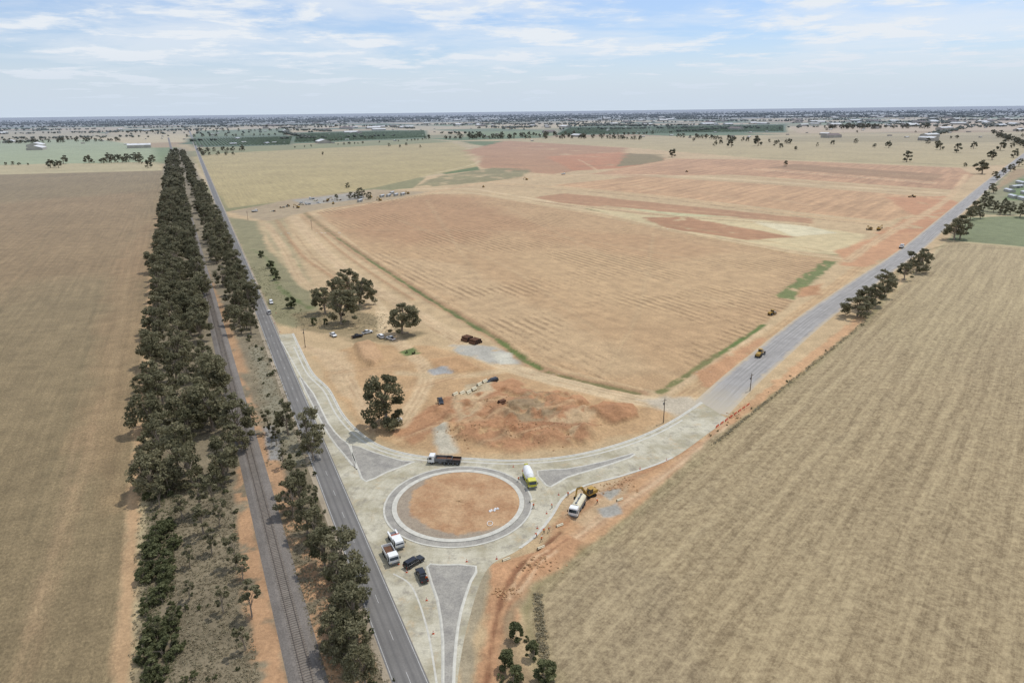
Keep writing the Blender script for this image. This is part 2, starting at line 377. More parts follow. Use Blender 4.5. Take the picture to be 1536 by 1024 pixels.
poly([(820,596),(875,600),(880,612),(830,612)],C(198,146,100),1.5,1,5,h=1.6)
poly([(530,520),(556,512),(578,540),(560,552),(545,545)],C(210,168,122),1.2,1,5,h=2.6)
poly([(640,540),(690,536),(720,556),(690,560),(650,552)],C(206,162,112),1.5,1,5,h=1.2)
poly([(470,520),(520,528),(545,600),(520,600),(490,560)],C(216,186,142),2,2,6,alpha=0.8)
track([(500,440),(560,450),(590,505),(640,560),(600,640)],6,(228,198,152))
track([(560,450),(575,470),(570,500)],4,(230,204,158))
track([(700,520),(770,553),(860,578),(980,604),(1050,603)],9,(226,200,156))
track([(600,560),(680,565),(760,556)],5,(220,192,146))
track([(455,520),(500,540),(540,600),(560,640)],5,(218,188,144))
for a_,b_ in [((560,600),(700,560)),((600,660),(760,600)),((560,560),(560,650)),((700,640),(860,610)),((720,668),(880,640)),((500,560),(620,545))]: track([a_,b_],2.2,(220,184,136),.6,True,(164,118,80),.45)
for a_,b_ in [((600,640),(730,580)),((640,640),(780,620)),((760,655),(900,640)),((610,655),(760,585))]: line([a_,b_],1.2,C(164,114,76),1.2,1,5,.5)
poly([(675,515),(740,520),(790,548),(740,545),(690,530)],C(192,186,170),2,2,5,patch=0.25)
poly([(640,555),(670,552),(680,560),(650,564)],C(178,176,170),1.2,1,4)
poly([(600,528),(620,522),(632,530),(610,536)],C(118,132,72),1.2,1.5,4,patch=0.3)
poly([(735,530),(765,528),(772,545),(750,546)],C(216,210,188),1.5,1,5)
poly([(650,645),(668,640),(690,680),(655,682)],C(208,200,176),2,1,5,0.9)
poly([(700,578),(742,570),(736,590),(690,602)],C(210,186,146),1.5,1,4)
poly([(960,600),(1030,595),(1060,606),(1020,626)],C(204,192,168),3,2,5,0.8)
# east leg south side dirt
poly([(1062,650),(1130,600),(1190,548),(1290,474),(1300,480),(1200,560),(1112,628),(1062,662),(1000,722),(945,772),(885,822),(840,856),(800,862),(830,800),(850,760),(930,715),(1010,690)],C(212,166,118),1.5,1.5,5,h=0.35)
poly([(850,750),(920,715),(960,712),(930,760),(880,790),(850,780)],C(208,178,136),2,2,5,alpha=0.8)
line([(840,790),(900,745),(980,700),(1050,662)],2.5,C(192,140,96),1.5,1,5,.7,patch=.3)
track([(860,810),(930,760),(1010,705),(1090,640)],3,(226,194,152),.7,True,(174,124,86))
poly([(895,765),(925,755),(935,772),(905,778)],C(182,177,164),1,0.8,4)
poly([(900,740),(930,735),(915,752)],C(186,180,164),1,0.8,4)
poly([(735,845),(800,830),(850,800),(880,815),(835,856),(798,878),(782,905),(770,960),(745,1024),(740,1150),(715,1150),(715,1024),(728,930)],C(206,156,110),1.3,1.2,4,h=0.5)
line([(840,800),(790,840),(760,880),(742,940),(730,1024)],1.0,C(148,102,70),0.8,0.6,4,0.9,h=-.4)
line([(850,812),(800,850),(772,890),(752,950)],0.6,C(152,106,74),0.6,0.6,4,0.7)
line([(820,830),(780,860),(765,900)],0.9,C(228,188,142),0.8,0.6,4,0.8,h=.5)
line([(835,830),(800,862),(780,890)],0.7,C(232,196,152),0.8,0.6,4,0.7,h=.4)
poly([(795,880),(770,915),(772,960),(800,1024),(820,1150),(760,1150),(745,1024),(755,930)],C(174,148,110),1.5,1.2,4,alpha=0.9)
poly([(680,845),(735,840),(728,900),(712,960),(712,1024),(712,1150),(680,1150),(684,1024),(692,950),(712,870)],C(178,162,130),1.2,0.8,5)
# right stubble field
RF=[(1422,362),(1536,372),(2600,430),(3200,1350),(1150,1350),(900,1150),(832,1024),(802,960),(792,915),(802,885),(838,858),(888,820),(948,772),(1004,722),(1064,660),(1114,628),(1222,548),(1302,480)]
poly(RF,C(176,154,112),1.3,0.8,5,mask=0)
poly([(1300,482),(1422,362),(2000,395),(2000,470),(1536,480),(1380,560)],C(196,176,128),14,8,25,alpha=0.7,mask=None)
poly([(805,880),(900,830),(1010,860),(1080,1000),(1090,1200),(880,1150),(810,980)],C(158,140,108),8,6,14,alpha=0.65,mask=None)
line([(2000,440),(1420,368),(1300,484),(1115,632),(950,776),(840,862),(806,890),(800,930),(812,970),(860,1080)],2.6,C(146,134,90),2,1.5,5,0.8,mask=None,patch=0.25)
for k in range(7):
    d_=14+18*k
    line([(1424+d_*.6,370+d_*.25),(1320+d_*.9,480+d_*.3),(1120+d_,640+d_*.5),(955+d_,780+d_*.6),(850+d_,868+d_*.45),(822+d_,905+d_*.25),(816+d_,950),(835+d_,1010+d_*.2),(870+d_,1100)],1.0,C(204,184,142) if k%2 else C(142,124,90),1.6,0.7,5,0.45-.03*k,mask=None,patch=.3)
# green paddock at right, farm
poly([(1450,326),(1536,324),(1800,330),(1800,392),(1536,370),(1424,360)],C(138,144,100),4,2,12)
poly([(1470,300),(1536,262),(1900,262),(1900,325),(1536,322),(1460,322)],C(152,148,108),4,3,15)
poly([(1505,300),(1530,268),(1700,268),(1700,305)],C(124,142,88),4,2,12)
line([(1470,300),(1536,236),(1600,200)],10,C(152,148,108),4,3,15)
# mounds
def mound(px,r,h):
    g=G(*px); d2=(X-g[0])**2+(Y-g[1])**2; i=np.nonzero(d2<(3*r)**2)[0]
    Z[i]+=h*np.exp(-d2[i]/(r*r))*(0.5+fbm(X[i],Y[i],3,91,3))
for p,r,h in [((760,625),6,1.4),((820,650),7,1.2),((720,648),6,1.1),((860,625),6,1.0),((880,652),5,.9),((925,626),5,1.4),((548,532),4,1.2),((1225,432),4,1),((812,845),3,.8),((930,705),3,.5),((1330,345),7,2),((1350,330),6,1.6),((1300,370),6,1.2)]: mound(p,r,h)
for i in range(90):
    u,v_=random.random(),random.random(); mound((650+260*u,600+70*v_-25*u*(1-u)),random.uniform(1.2,2.6),random.uniform(.3,1.2))
for i in range(50): mound((random.uniform(840,960),random.uniform(712,790)),random.uniform(.6,1.4),random.uniform(.1,.5))
# keep ground level below the built pavement
PAV_R=catmull(GG([(440,500),(454,530),(470,560),(494,584),(514,620),(542,650),(580,672),(640,685),(700,687),(770,690),(850,684),(920,668),(975,648),(1015,627),(1052,603)]),6)
PAV_L=catmull(GG([(1092,628),(1062,650),(1010,686),(940,712),(880,728),(848,745),(828,775),(806,802),(775,826),(738,846),(720,875),(706,920),(694,970),(686,1024),(684,1060)]),6)
hc=G(616,1024); hw=3.2
Hp=lambda s,w=0.0:hc+hd*s+hn*w
s503=(G(407,503)-hc)@hd
s1=(PAV_L[-1]-hc)@hd
PAV=PAV_R+PAV_L+[Hp(s,hw+0.02) for s in np.linspace(s1,s503,40)]
er=GG([(1062,616),(1110,570),(1152,534),(1217,480),(1287,430),(1365,376),(1417,332),(1452,302),(1500,262),(1560,215)])
ii=np.nonzero(np.abs(Z)>0.001)[0]; dd=sdf(PAV,X[ii],Y[ii]); Z[ii]*=np.clip((dd-0.3)/2.5,0,1)
ii=np.nonzero(np.abs(Z)>0.001)[0]; dd=ldf(er,X[ii],Y[ii])-8; Z[ii]*=np.clip((dd-0.3)/2.5,0,1)
def zat(q):
    i=np.argmin((X-q[0])**2+(Y-q[1])**2); return max(0.0,float(Z[i]))
# ---------------------------------------------------------------- ground material
t=NT('ground_soil_and_fields')
at=t.new('ShaderNodeAttribute',attribute_name='Col'); mk=t.new('ShaderNodeAttribute',attribute_name='Mask')
ms=t.new('ShaderNodeSeparateColor'); t.l.new(mk.outputs['Color'],ms.inputs[0]); mR,mG,mB=ms.outputs; mA=mk.outputs['Alpha']
p=t.pos(); c=at.outputs['Color']
def ac_al(d):
    v=t.new('ShaderNodeVectorMath',operation='DOT_PRODUCT'); t.put(v.inputs[0],p); v.inputs[1].default_value=(-d[1],d[0],0)
    w=t.new('ShaderNodeVectorMath',operation='DOT_PRODUCT'); t.put(w.inputs[0],p); w.inputs[1].default_value=(d[0],d[1],0)
    return v.outputs['Value'],w.outputs['Value']
nb=t.noise(p,0.012,4,0.6); nm=t.noise(p,0.12,5,0.65); nf=t.noise(p,1.1,5,0.75)
c=t.mul(c,t.rng(nb,0.3,0.7,0.90,1.10)); c=t.mul(c,t.rng(nm,0.3,0.7,0.82,1.18)); c=t.mul(c,t.rng(nf,0.3,0.7,0.76,1.24))
# right field: straight header rows with broken stubble
a,l=ac_al(ed)
aw=t.math('ADD',a,t.math('MULTIPLY',nb,5.0))
s1=t.noise(t.comb(t.math('MULTIPLY',aw,0.4),t.math('MULTIPLY',l,0.012)),1.0,4,0.7)
s2=t.noise(t.comb(t.math('MULTIPLY',a,1.6),t.math('MULTIPLY',l,0.13)),1.0,4,0.75)
sw=t.math('SINE',t.math('MULTIPLY',aw,2*math.pi/5.2))
spk=t.noise(p,0.5,6,0.85)
sw=t.math('ADD',t.math('MULTIPLY',sw,0.11),t.math('ADD',t.rng(s1,0.3,0.7,-0.40,0.40),t.rng(s2,0.3,0.7,-0.32,0.32)))
cr=t.mix(t.rng(t.math('ADD',sw,t.rng(spk,0.3,0.7,-0.95,0.95)),-0.65,0.7,0.0,1.0),C(118,98,72),C(224,200,152))
c=t.mix(t.math('MULTIPLY',mR,0.82),c,t.mix(0.32,cr,c))
# centre field: ripping lines broken into faint clods
top=G(1180,380)-G(880,320); top/=np.hypot(*top)
a,l=ac_al(top)
g1=t.noise(t.comb(t.math('MULTIPLY',a,0.35),t.math('MULTIPLY',l,0.02)),1.0,3,0.6)
g2=t.math('SINE',t.math('MULTIPLY',t.math('ADD',a,t.math('MULTIPLY',nm,4.0)),2*math.pi/5.0))
g3=t.noise(t.comb(t.math('MULTIPLY',a,0.6),t.math('MULTIPLY',l,0.3)),1.0,5,0.8)
dk=t.math('MULTIPLY',t.rng(g2,-0.6,1.0,0.0,1.0),t.rng(t.math('ADD',g3,t.math('MULTIPLY',t.math('SUBTRACT',nb,0.5),1.8)),0.47,0.64,0.0,1.0),clamp=True)
c2=t.mul(c,t.rng(g1,0.3,0.7,0.92,1.07)); c2=t.mix(t.math('MULTIPLY',dk,0.6),c2,C(130,104,70))
c=t.mix(mG,c,c2)
# left field
a,l=ac_al(hd)
h1=t.noise(t.comb(t.math('MULTIPLY',a,0.45),t.math('MULTIPLY',l,0.012)),1.0,3,0.6)
h2=t.noise(t.comb(t.math('MULTIPLY',a,2.0),t.math('MULTIPLY',l,0.9)),1.0,5,0.85)
c3=t.mul(c,t.math('MULTIPLY',t.rng(h1,0.3,0.7,0.87,1.13),t.rng(h2,0.35,0.65,0.70,1.30)))
c=t.mix(mB,c,c3)
a,l=ac_al(ed)
k1=t.noise(t.comb(t.math('MULTIPLY',a,0.12),t.math('MULTIPLY',l,0.008)),1.0,4,0.65)
c=t.mix(mA,c,t.mul(c,t.rng(k1,0.3,0.7,0.74,1.22)))
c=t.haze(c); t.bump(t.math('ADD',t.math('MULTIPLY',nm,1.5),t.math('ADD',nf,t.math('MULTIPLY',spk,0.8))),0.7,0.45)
GM=t.out(c)
me=npmesh('ground',np.stack([X,Y,Z],1),FQ,[GM])
ca=me.color_attributes.new('Col','FLOAT_COLOR','POINT'); ca.data.foreach_set('color',np.concatenate([COL,np.ones((N,1))],1).astype(np.float32).ravel())
ca=me.color_attributes.new('Mask','FLOAT_COLOR','POINT'); ca.data.foreach_set('color',MK.astype(np.float32).ravel())
me.polygons.foreach_set('use_smooth',np.ones(len(FQ),bool))
go=bpy.data.objects.new('ground',me); col.objects.link(go)
# ---------------------------------------------------------------- road materials
def roadmat(name,c,tr=0.12,mott=0.12,fine=0.12,trackc=None,edge=None):
    t=NT(name); uv=t.new('ShaderNodeUVMap').outputs[0]; s=t.sep(uv); p=t.pos()
    st=t.noise(t.comb(t.math('MULTIPLY',s[0],1.1),t.math('MULTIPLY',s[1],0.03)),1.0,4,0.6)
    cc=t.mul(C(*c),t.rng(st,0.3,0.7,1-tr,1+tr))
    cc=t.mul(cc,t.rng(t.noise(p,0.15,5,0.65),0.3,0.7,1-mott,1+mott)); cc=t.mul(cc,t.rng(t.noise(p,3,4,0.7),0.3,0.7,1-fine,1+fine))
    if trackc:
        w=t.math('ABSOLUTE',t.math('SUBTRACT',t.math('ABSOLUTE',s[0]),1.6)); g=t.math('ABSOLUTE',t.math('SUBTRACT',w,0.75))
        cc=t.mix(t.math('MULTIPLY',t.rng(g,0.0,0.45,1.0,0.0),0.5),cc,C(*trackc))
    if edge:
        e=t.math('ADD',t.math('ABSOLUTE',s[0]),t.math('MULTIPLY',t.noise(p,0.2,5,.7),4.5))
        cc=t.mix(t.rng(e,edge[0],edge[0]+2,0,0.9),cc,C(*edge[1]))
        cc=t.mix(t.rng(t.math('ADD',s[1],t.math('MULTIPLY',t.noise(p,0.15,4,.7),30.0)),18,45,0.75,0.0),cc,C(206,192,164))
    t.bump(t.noise(p,3,4,0.7),0.3,0.05)
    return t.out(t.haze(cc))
ASPH=roadmat('asphalt_highway',(136,132,126),trackc=(106,104,101))
NEWR=roadmat('grey_road_base_east',(172,167,160),0.2,0.14,trackc=(150,146,140),edge=(7.0,(210,188,152)))
ballm=roadmat('railway_ballast_stone',(134,126,117),0.1,0.14,0.35)
t=NT('crushed_rock_pavement'); p=t.pos()
RC=(G(688,822)+G(688,699))/2; RC[0]=(G(575,758)[0]+G(800,758)[0])/2
vs=t.new('ShaderNodeVectorMath',operation='DISTANCE'); t.put(vs.inputs[0],p); vs.inputs[1].default_value=(RC[0],RC[1],0)
rn=t.noise(t.comb(t.math('MULTIPLY',vs.outputs['Value'],0.9),0.0),1.0,4,0.6)
base=t.mix(t.rng(t.noise(p,0.09,6,0.7),0.4,0.6,0,1),C(180,170,140),C(214,206,180))
base=t.mix(t.rng(t.noise(p,0.3,5,0.75),0.52,0.66,0,0.75),base,C(156,148,132))
base=t.mix(t.rng(t.noise(p,0.17,5,0.75),0.56,0.66,0,0.5),base,C(206,178,134))
base=t.mul(base,t.rng(rn,0.3,0.7,0.9,1.1)); base=t.mul(base,t.rng(t.noise(p,2.5,4,0.75),0.3,0.7,0.86,1.14))
t.bump(t.noise(p,2.5,4,0.7),0.4,0.06); PM=t.out(base)
t=NT('grey_gravel_infill'); p=t.pos()
g=t.mix(t.rng(t.noise(p,0.3,5,0.7),0.35,0.65,0,1),C(154,149,140),C(186,180,166)); g=t.mul(g,t.rng(t.noise(p,3,4,0.75),0.3,0.7,0.78,1.2)); t.bump(t.noise(p,3,4,0.7),0.5,0.08); GR=t.out(g)
t=NT('roundabout_island_soil'); p=t.pos()
g=t.mix(t.rng(t.noise(p,0.15,5,0.65),0.38,0.62,0,1),C(190,144,101),C(213,173,127)); 
dm=t.new('ShaderNodeVectorMath',operation='DISTANCE'); t.put(dm.inputs[0],p); dm.inputs[1].default_value=(RC[0]+2.6,RC[1]+1.6,0)
rg=t.math('ADD',dm.outputs['Value'],t.math('MULTIPLY',t.noise(p,0.25,4),6.0))
g=t.mix(t.rng(rg,18.4,19.4,0,0.8),g,C(168,158,140))
g=t.mul(g,t.rng(t.noise(p,1.3,6,0.85),0.32,0.68,0.74,1.22)); t.bump(t.noise(p,1.2,5,0.75),0.8,0.3); IM=t.out(g)
# ---------------------------------------------------------------- roads
L=[Hp(s) for s in np.linspace(-60,5000,120)]
ribbon('highway_shoulder',L,hw+1.3,hw+1.0,0.010,roadmat('gravel_shoulder',(178,162,136),0.15,0.2,0.15))
ribbon('highway_road',L,hw,hw,0.020,ASPH)
Ls=[Hp(s) for s in np.linspace(-60,2500,60)]
for w in (-hw+0.35,hw-0.35): ribbon('road_edge_line',[q+hn*w for q in Ls],0.06,0.06,0.026,M['whitepaint'])
v=[];f=[]
s=-60
while s<900:
    for a,b in ((s,-.05),(s+3,-.05),(s+3,.05),(s,.05)): v.append((*Hp(a,b),0.026))
    f.append(tuple(range(len(v)-4,len(v)))); s+=12
add('road_centre_line',v,f,[M['whitepaint']])
ER=catmull(er,8)
ribbon('east_road',ER,6.9,6.9,0.016,NEWR)
sheet('crushed_rock_pavement',PAV,0.024,PM)
kerb('outer_kerb',PAV_R,0.5,0.14)
kerb('outer_kerb',PAV_L[12:48],0.35,0.12)
kk=offset(PAV_R,-2.2); ribbon('gutter_channel',kk[4:-6],0.3,0.3,0.034,M['conc'])
def ring(name,ra,rb,z,mat,n=96):
    pts=[RC+np.array([math.cos(2*math.pi*i/n),math.sin(2*math.pi*i/n)])*(ra+rb)/2 for i in range(n)]
    return ribbon(name,pts,(rb-ra)/2,(rb-ra)/2,z,mat,closed=True)
def kring(name,r,w,h,mat=None,n=96):
    pts=[RC+np.array([math.cos(-2*math.pi*i/n),math.sin(-2*math.pi*i/n)])*r for i in range(n)]
    return profile_strip(name,pts,[(w/2,0.02),(w/2,h),(-w/2,h-0.02),(-w/2,0.02)],mat or M['conc'],True)
kring('roundabout_apron_kerb',19.8,0.5,0.12)
ring('roundabout_apron',17.8,19.55,0.060,GR)
kring('roundabout_island_kerb',17.1,1.3,0.20)
n=72; vv=[];ff=[]
for k in range(13):
    r=16.5*(k/12)
    for i in range(n):
        a=2*math.pi*i/n; vv.append((RC[0]+r*math.cos(a),RC[1]+r*math.sin(a),0.1+0.4*(1-(k/12)**2)+0.16*random.random()*(k<12)))
for k in range(12):
    for i in range(n): j=(i+1)%n; ff.append((k*n+i,(k+1)*n+i,(k+1)*n+j,k*n+j))
add('roundabout_island_soil',vv,ff,[IM],smooth=True)
def splitter(px,smooth=2):
    P=catmull(GG(px),smooth,True)
    A=sum(P[i][0]*P[(i+1)%len(P)][1]-P[(i+1)%len(P)][0]*P[i][1] for i in range(len(P)))
    if A>0: P=P[::-1]
    sheet('splitter_island_gravel',offset(P,-0.2,True),0.10,GR)
    profile_strip('splitter_island_kerb',P,[(0.3,0.026),(0.27,0.05),(0.0,0.15),(-0.3,0.15),(-0.35,0.09)],M['conc'],True)
splitter([(526,668),(560,678),(604,691),(622,692),(580,708),(549,722),(538,706)])
splitter([(449,566),(470,590),(492,634),(512,658),(524,668),(536,704),(516,682),(494,654),(472,614)])
splitter([(806,706),(850,703),(905,692),(948,680),(945,686),(890,704),(850,716),(826,730),(814,722)])
splitter([(640,850),(660,847),(714,849),(706,872),(692,915),(684,965),(680,1040),(682,1120),(670,1120),(664,1024),(664,960),(656,900)])
ribbon('concrete_channel',catmull(GG([(422,512),(452,566),(478,618),(500,652),(530,690),(548,722)]),6),0.22,0.22,0.034,M['conc'])
ribbon('concrete_channel',catmull(GG([(590,860),(618,880),(640,940),(655,1024),(668,1120)]),6),0.2,0.2,0.034,M['conc'])
# ---------------------------------------------------------------- railway
ra=G(463,1024); rd=G(310,430)-ra; rd/=np.hypot(*rd); rn_=np.array([rd[1],-rd[0]])
RL=[ra+rd*s for s in np.linspace(-60,3500,90)]
b=profile_strip('railway_ballast',RL,[(3.4,0.0),(2.0,0.42),(-2.0,0.42),(-3.4,0.0)],ballm)
v=[];f=[]
def boxv(v,f,c,ax,ay,hx,hy,z0,z1):
    o=len(v)
    for z in (z0,z1):
        for sx,sy in ((-1,-1),(1,-1),(1,1),(-1,1)): q=c+ax*sx*hx+ay*sy*hy; v.append((*q,z))
    f+= [(o+4,o+5,o+6,o+7),(o,o+1,o+5,o+4),(o+1,o+2,o+6,o+5),(o+2,o+3,o+7,o+6),(o+3,o,o+4,o+7)]
s=-60
while s<1600:
    boxv(v,f,ra+rd*s,rd,rn_,0.13,1.3,0.40,0.50); s+=0.7
add('railway_sleepers',v,f,[M['sleeper']])
for w in (-0.8,0.8):
    profile_strip('railway_rail',[q+rn_*w for q in RL],[(0.05,0.49),(0.05,0.66),(-0.05,0.66),(-0.05,0.49)],M['steelrail'])
# ---------------------------------------------------------------- foliage
def leafmat(name,c1,c2):
    t=NT(name); at=t.new('ShaderNodeAttribute',attribute_name='tint'); oi=t.new('ShaderNodeObjectInfo')
    f=t.math('ADD',t.math('MULTIPLY',at.outputs['Fac'],0.6),t.math('MULTIPLY',oi.outputs['Random'],0.4))
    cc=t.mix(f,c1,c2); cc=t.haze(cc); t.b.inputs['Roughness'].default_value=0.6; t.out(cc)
    tr=t.new('ShaderNodeBsdfTranslucent'); t.put(tr.inputs[0],cc); mx=t.new('ShaderNodeMixShader'); mx.inputs[0].default_value=0.35
    t.l.new(t.b.outputs[0],mx.inputs[1]); t.l.new(tr.outputs[0],mx.inputs[2]); t.l.new(mx.outputs[0],t.n['Material Output'].inputs[0]); return t.m
LEAF=leafmat('eucalypt_foliage',(0.092,0.090,0.044),(0.275,0.250,0.145))
LEAF2=leafmat('shrub_foliage',(0.075,0.085,0.036),(0.19,0.195,0.09))
DRY=leafmat('dry_grass',(0.22,0.19,0.12),(0.44,0.38,0.25))
BARK=simple('eucalypt_bark',(165,150,132),0.9,0.3,scale=2)
def leaves(cent,rad,flat,n,size,r):
    d=r.normal(size=(n,3)); d/=np.linalg.norm(d,axis=1)[:,None]
    rr=rad*(0.35+0.75*r.random(n)**0.7); pp=cent+d*rr[:,None]*np.array([1,1,flat])
    nrm=r.normal(size=(n,3))+np.array([0,0,0.7])+d*0.6; nrm/=np.linalg.norm(nrm,axis=1)[:,None]
    tt=np.cross(nrm,r.normal(size=(n,3))); tt/=np.linalg.norm(tt,axis=1)[:,None]; bb=np.cross(nrm,tt)
    sz=size*(0.6+0.8*r.random(n)); a=tt*(sz*0.75)[:,None]; b=bb*(sz*0.45)[:,None]
    return np.stack([pp-a,pp-b*1.0,pp+a,pp+b*1.0],1)
def tube(P,R,n=6):
    V=[];Fc=[]
    for k,(p,r) in enumerate(zip(P,R)):
        for i in range(n): a=2*math.pi*i/n; V.append((p[0]+r*math.cos(a),p[1]+r*math.sin(a),p[2]))
        if k:
            for i in range(n): j=(i+1)%n; Fc.append(((k-1)*n+i,(k-1)*n+j,k*n+j,k*n+i))
    return np.array(V),np.array(Fc)
def tree_mesh(name,seed,h,cr,base=0.35,nc=20,nl=170,leaf=0.55,trunk=0.4,mat=None,cs=1.0):
    r=np.random.default_rng(seed); Vs=[];Fs=[];mi=[];tn=[];o=0
    cl=[]
    lean=r.normal(size=2)*0.07*h
    asym=r.normal(size=2)*0.18*cr
    for i in range(nc):
        z=h*(base+(0.97-base)*r.random()**0.8); k=(z/h-base)/(1-base)
        w=cr*math.sqrt(max(0.08,1-(1.5*k-0.55)**2))*(0.3+0.7*math.sqrt(r.random())); a=r.random()*6.283
        cl.append((np.array([w*math.cos(a)*0.9+lean[0]*k+asym[0],w*math.sin(a)*0.9+lean[1]*k+asym[1],z]),cr*cs*(0.15+0.22*r.random()),0.1+0.9*r.random()))
    def addt(P,R):
        nonlocal o
        V,Fc=tube(P,R); Vs.append(V);Fs.append(Fc+o);mi.extend([0]*len(Fc));tn.append(np.full(len(V),0.5)); o+=len(V)
    if trunk>0:
        tp=np.array([lean[0],lean[1],h*0.75]); P=[np.array([0,0,-0.3])]+[np.array([tp[0]*k*k,tp[1]*k*k,h*0.75*k])+np.append(r.normal(size=2)*0.12*trunk*2,0) for k in (0.15,0.4,0.7,1)]
        addt(P,[trunk*1.25,trunk,trunk*0.8,trunk*0.5,trunk*0.15])
        for c,rd_,_ in cl[::2]:
            k=0.25+0.4*r.random(); b=np.array([tp[0]*k*k,tp[1]*k*k,h*0.75*k])
            if b[2]>c[2]: b[2]=c[2]*0.6
            m=(b+c)/2+np.array([0,0,0.06*h]); addt([b,m,c],[trunk*0.42,trunk*0.27,trunk*0.08])
    for c,rd_,tint in cl:
        Q=leaves(c,rd_,0.7,nl,leaf,r); V=Q.reshape(-1,3); V[:,2]=np.maximum(V[:,2],0.05)
        Fc=np.arange(len(V)).reshape(-1,4); Vs.append(V);Fs.append(Fc+o);mi.extend([1]*len(Fc)); o+=len(V)
        tn.append(np.repeat(np.clip(tint+r.normal(size=len(Q))*0.22,0,1),4))
    me=npmesh(name,np.concatenate(Vs),np.concatenate(Fs),[BARK,mat or LEAF],mi=mi)
    ta=me.attributes.new('tint','FLOAT','POINT'); ta.data.foreach_set('value',np.concatenate(tn).astype(np.float32)); return me
GUM=[tree_mesh('gum_tree',i,14,4.7+0.6*(i%3),0.22 if i%2 else 0.12,23+3*(i%3),100,0.55) for i in range(9)]
BIG=[tree_mesh('large_gum_tree',20+i,18,8.4,0.12,48,140,0.6,0.6,None,0.8) for i in range(4)]
SLIM=[tree_mesh('young_gum_tree',30+i,12,2.6,0.2,15,80,0.45,0.2) for i in range(4)]
SHR=[tree_mesh('shrub',40+i,2.8,1.8,0.1,10,80,0.34,0.08,LEAF2) for i in range(3)]
BUSH=[tree_mesh('rounded_bush',60+i,4,1.9,0.12,20,110,0.32,0.12,LEAF2,1.1) for i in range(3)]
FAR=[tree_mesh('distant_gum_tree',50+i,16,6.5,0.12,15,50,1.5,0.6) for i in range(4)]
def inst(name,me,xy,s=1,sz=None,rot=None,z=0):
    o=bpy.data.objects.new(name,me); col.objects.link(o); o.location=(xy[0],xy[1],z)
    o.scale=(s,s,(sz or s)); o.rotation_euler[2]=random.random()*6.283 if rot is None else rot; return o
def gum(xy,h,kind=None,wide=1.0):
    L=kind or GUM; me=random.choice(L); h0={id(GUM):14,id(BIG):18,id(SLIM):12,id(FAR):16}[id(L)]
    o=inst({id(GUM):'gum_tree',id(BIG):'large_gum_tree',id(SLIM):'young_gum_tree',id(FAR):'gum_tree'}[id(L)],me,xy,h/h0*wide*random.uniform(.85,1.2),h/h0); return o
def shrub(xy,h): return inst('shrub',random.choice(SHR),xy,h/2.8*random.uniform(.85,1.2),h/2.8)
def lerp_at(tab,y):
    for (y0,l0,r0_),(y1,l1,r1) in zip(tab,tab[1:]):
        if y1<=y<=y0:
            k=(y0-y)/(y0-y1); return l0+(l1-l0)*k,r0_+(r1-r0_)*k
    return tab[-1][1:]
tabL=[(1024,208,270),(860,220,285),(740,222,325),(700,228,342),(600,232,322),(500,236,304),(400,241,288),(300,250,272),(230,258,264)]
yv=740.0
while yv>232:
    x0,x1=lerp_at(tabL,yv); w=(G(x1,yv)-G(x0,yv))[0]; D=G(260,yv)[1]
    n=max(1,int(w/8.5))
    gap=fbm(np.array([D]),np.array([0.]),30,77)[0]
    for k in range(n+1):
        if random.random()<0.16+(0.35 if gap>.62 else 0): continue
        q=G(x0,yv)+(G(x1,yv)-G(x0,yv))*(k+random.uniform(-.25,.35))/max(n,1)
        gum(q+np.array([0,random.uniform(-4,4)]),random.choice([random.uniform(6,9),random.uniform(10,14),random.uniform(11,16.5)])*(1 if D<900 else 1.1),FAR if D>900 else GUM,1.0)
    tgt=D+(7.2 if D<900 else 14); 
    while G(260,yv)[1]<tgt: yv-=0.25
for i in range(90):
    yv=random.uniform(735,1100); x=random.uniform(214,258)+ (8 if yv<850 else 0); shrub(G(x,yv),random.uniform(1.2,3.4))
for px,h in [((305,800),9),((318,830),7),((285,850),6),((285,900),5),((355,848),9),((365,870),6),((335,920),7),((378,925),9),((368,975),6),((300,770),11),((255,740),10),((322,765),11),((275,780),8),((330,790),8),((240,760),7),((235,960),5),((262,940),4)]: gum(G(*px),h,SLIM,1.2)
for i in range(26):
    yv=random.uniform(720,1100); shrub(G(random.uniform(262,370),yv),random.uniform(0.5,1.5))
tabM=[(505,352,388),(450,340,380),(400,326,358),(350,308,334),(300,293,312),(250,277,287),(228,270,276)]
yv=500.0
while yv>230:
    x0,x1=lerp_at(tabM,yv); D=G(320,yv)[1]
    for k in range(2):
        if random.random()<0.18: continue
        q=G(random.uniform(x0,x1),yv); gum(q,random.uniform(7,14.5),FAR if D>900 else GUM,0.95)
    tgt=D+(7.2 if D<900 else 16)
    while G(320,yv)[1]<tgt: yv-=0.25
for px,h in [((404,648),9),((432,652),12),((462,672),13),((470,690),10),((415,668),9),((440,775),11),((462,800),12),((452,760),11),((475,818),10),((488,852),11),((502,872),12),((520,905),11),((512,930),10),((532,950),12),((540,985),10),((520,1000),10),((500,985),10),((548,1030),10),((425,700),7),((446,735),10),((470,770),9)]: gum(G(*px),h*.95,SLIM if h<10 else GUM,0.9)
for i in range(70):
    yv=random.uniform(505,1060); k=(yv-503)/521; shrub(G(385+k*180+random.uniform(-18,5+25*k),yv),random.uniform(0.5,1.8))
for px,h in [((512,486),17),((488,470),14),((540,460),15),((525,440),14),((500,448),13),((603,500),14.5),((580,632),18.5)]: gum(G(*px),h,BIG,1.0)
for px,h in [((392,386),4.5),((405,402),5),((413,420),5.5),((410,412),4.5),((437,462),6),((470,487),3.5),((770,957),3.6),((763,1000),3.9),((801,988),3.3),((818,1024),4.0),((770,1026),3.4),((487,487),3)]: inst('rounded_bush',random.choice(BUSH),G(*px),h/4*random.uniform(.9,1.1),h/4)
